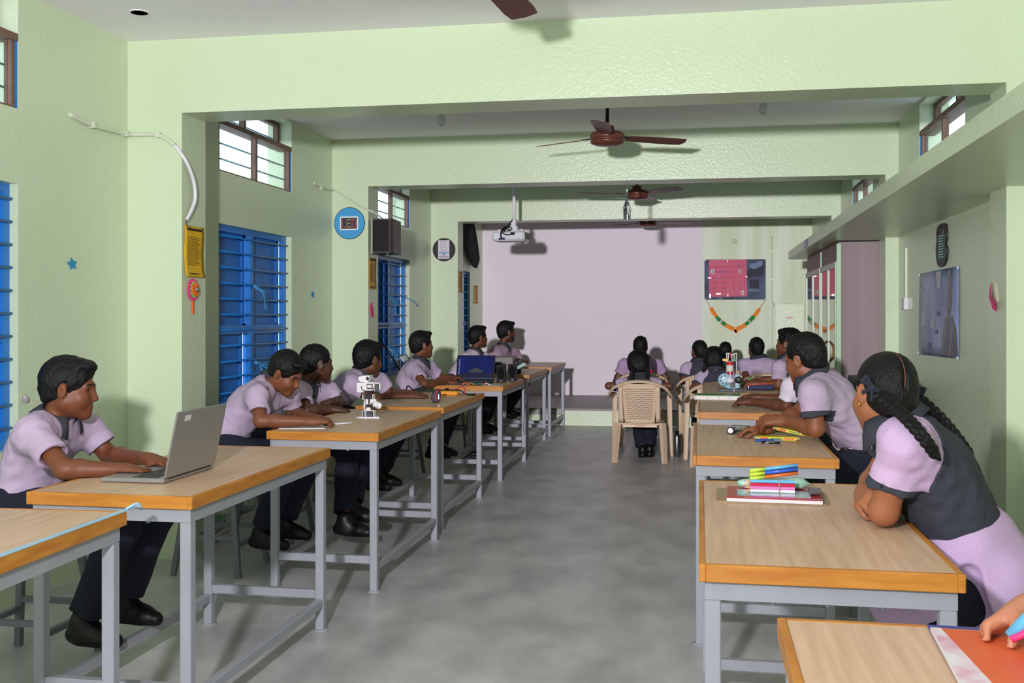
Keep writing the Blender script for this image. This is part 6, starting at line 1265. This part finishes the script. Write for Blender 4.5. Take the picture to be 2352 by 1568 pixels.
rib = fabric('dark ribbon', (44, 48, 60))
bow(P17['root'], at(2004, 890, y=2.92), V(.7, .1, -.6), V(-.3, .2, .8), None, rib, P17['org'], .95); bow(P17['root'], at(2098, 888, y=3.14), V(.6, .1, -.5), V(.3, .2, .8), None, rib, P17['org'], .95)
mb = MB(); e_ = P17['P'](-.074, -.004, -.036) - P17['o']; mb.lathe([(.001, -.005), (.0045, -.003), (.0045, .003), (.001, .005)], tuple(e_ - P17['r']*.004), 10); mb.build('ear_stud', mat('gold', (220, 176, 90), .2, .9), P17['root'])
stool(1.03, 3.05, 'stool under the big girl in the grey vest')
stool(1.16, 3.56, 'empty stool behind the big girl by the right wall')
# long tunic under the vest
def tunic(A, m):
    S = Sdf(A['h']); F, up, hip, s, Lf = A['F'], A['up'], A['hip'], A['s'], A['Lf']; g = .028*s
    S.cone(hip + up*.06, hip - up*.04, .140*s + g, .150*s + g, .05, F=F, fs=.80)
    for n_ in 'LR':
        hj, kn, an = A['leg'][n_]; S.cone(hj, lerp(hj, kn, 1.02), .090*s + g, .085*s + g, .10); S.cone(kn, lerp(kn, an, .45), .075*s + g, .070*s + g, .06)
    S.cone(at(2228, 1322, y=2.85), at(2205, 1450, y=2.83), .025, .10, .01, 's')
    S.noise = nz(77, .12, .006); S.boxes = [slab(R2), seat_of(1.03, 3.05)]; S.build('tunic', m, A['root'], A['org'])
tunic(P17, fabric('tunic lilac', (200, 170, 208)))
# belt of the tall boy
A = P16; mb = MB(); c = A['hip'] + A['up']*.075 - A['o']; rows = []
for z in (-.016, .016): rows.append([c + A['up']*z + A['Lf']*(.150*math.cos(t)) + A['F']*(.112*math.sin(t)) for t in [2*PI*i/36 for i in range(37)]])
b = mb.grid(rows).build('belt', mat('cream belt', (214, 202, 186), .6), A['root']); b.modifiers.new('t', 'SOLIDIFY').thickness = .005
t0 = math.radians(38); cc = c + A['Lf']*(.155*math.cos(t0)) + A['F']*(.118*math.sin(t0)); MB().tube([cc + A['up']*(.024*math.cos(x)) + A['Lf'].cross(A['up'])*(.010*math.sin(x)) - A['Lf']*(.010*math.sin(x)) for x in [2*PI*i/16 for i in range(17)]], .0022, 6).build('belt_buckle', mat('brass', (150, 116, 74), .3, .8), b)
w = A['arm']['R'][2]; e = A['arm']['R'][1]; d = (w-e).normalized(); x = d.cross(V(0, 0, 1)).normalized(); y = x.cross(d); k = lerp(e, w, .86) - A['o']
MB().tube([k + x*(.029*math.cos(t)) + y*(.029*math.sin(t)) for t in [2*PI*i/16 for i in range(17)]], .005, 6).build('wrist_band', mat('green thread', (44, 120, 74), .7), A['root'])
# spectacles of the girl right of the aisle and red hair bow of the front girl
A = P10; mb = MB()
for q in (-1, 1):
    c = A['P'](q*.032, .098, .006) - A['o']; mb.tube([c + A['r']*(.021*math.cos(t)) + A['u']*(.017*math.sin(t)) for t in [2*PI*i/14 for i in range(15)]], .0018, 5); mb.tube([A['P'](q*.053, .094, .010) - A['o'], A['P'](q*.076, .0, .012) - A['o']], .0018, 5)
mb.tube([A['P'](-.011, .101, .010) - A['o'], A['P'](.011, .101, .010) - A['o']], .0018, 5); mb.build('spectacles', mat('thin metal frame', (150, 140, 130), .3, .8), A['root'])
bow(P8['root'], P8['P'](.082, -.09, -.075), V(1, 0, 0), V(0, 0, 1), None, fabric('red ribbon', (214, 30, 44)), P8['org'], .9)
# pencil in the curly-haired boy's hand and mask of the older person
w = P14['arm']['L'][2]; pencil(w.x - .085, w.y + .01, w.z + .012, math.radians(190), (70, 190, 90), 9, 'green pencil with a red end in the curly-haired boy\'s hand', tilt=.55, g='coloured pencils')
# person at the lower right corner, mostly outside the photo
P18 = person('person at the lower right corner, only a hand and pink wrapped pen showing', pts(hip=(1.13, 1.76, .665), neck=(1.0, 1.78, 1.02), head=(.96, 1.80, 1.17), shL=(.97, 1.60, .97), shR=(.97, 1.93, .97), elL=(.86, 1.55, .815), wrL=(.80, 1.70, .84), elR=(.86, 2.0, .83), wrR=(2368, 1392, 'y', 1.93), knL=(.76, 1.60, .56), knR=(.76, 1.80, .56)),
    -90, -85, s=.92, hs=.98, h=.006, kind='girl', sk=(196, 130, 98), pitch=-25, cuff=True, solids=[slab(R1), seat_of(1.15, 1.76), ((.38, 1.6, TZ), (.71, 2.01, TZ+.013))], hair_seed=51, group=GG, hands={'R': dict(d=V(-1, -.15, -.55), n=V(-.1, -.5, -.85), curl=48, thumb=.6)}, braids=[[(.05, -.08, -.04), (.07, -.12, -.10), (.07, -.14, -.2)]])
stool(1.15, 1.76, 'stool under the person at the lower right corner')
o = empty('wrapped_pen', at(2350, 1448, y=1.86), 0, 'pen wrapped in pink and blue film held at the lower right corner', 'pen'); mb = MB(); mb.tube([(-.02, 0, -.012), (.01, .0, .02), (.04, 0, .05)], [.012, .014, .010], 8); mb.build('blue_wrap', mat('blue film', (96, 176, 214), .3), o); MB().tube(spline([(-.022, -.012, -.012), (.0, -.016, .002), (.02, -.012, .03)], 4), .006, 6).build('pink_strip', pinkp, o)
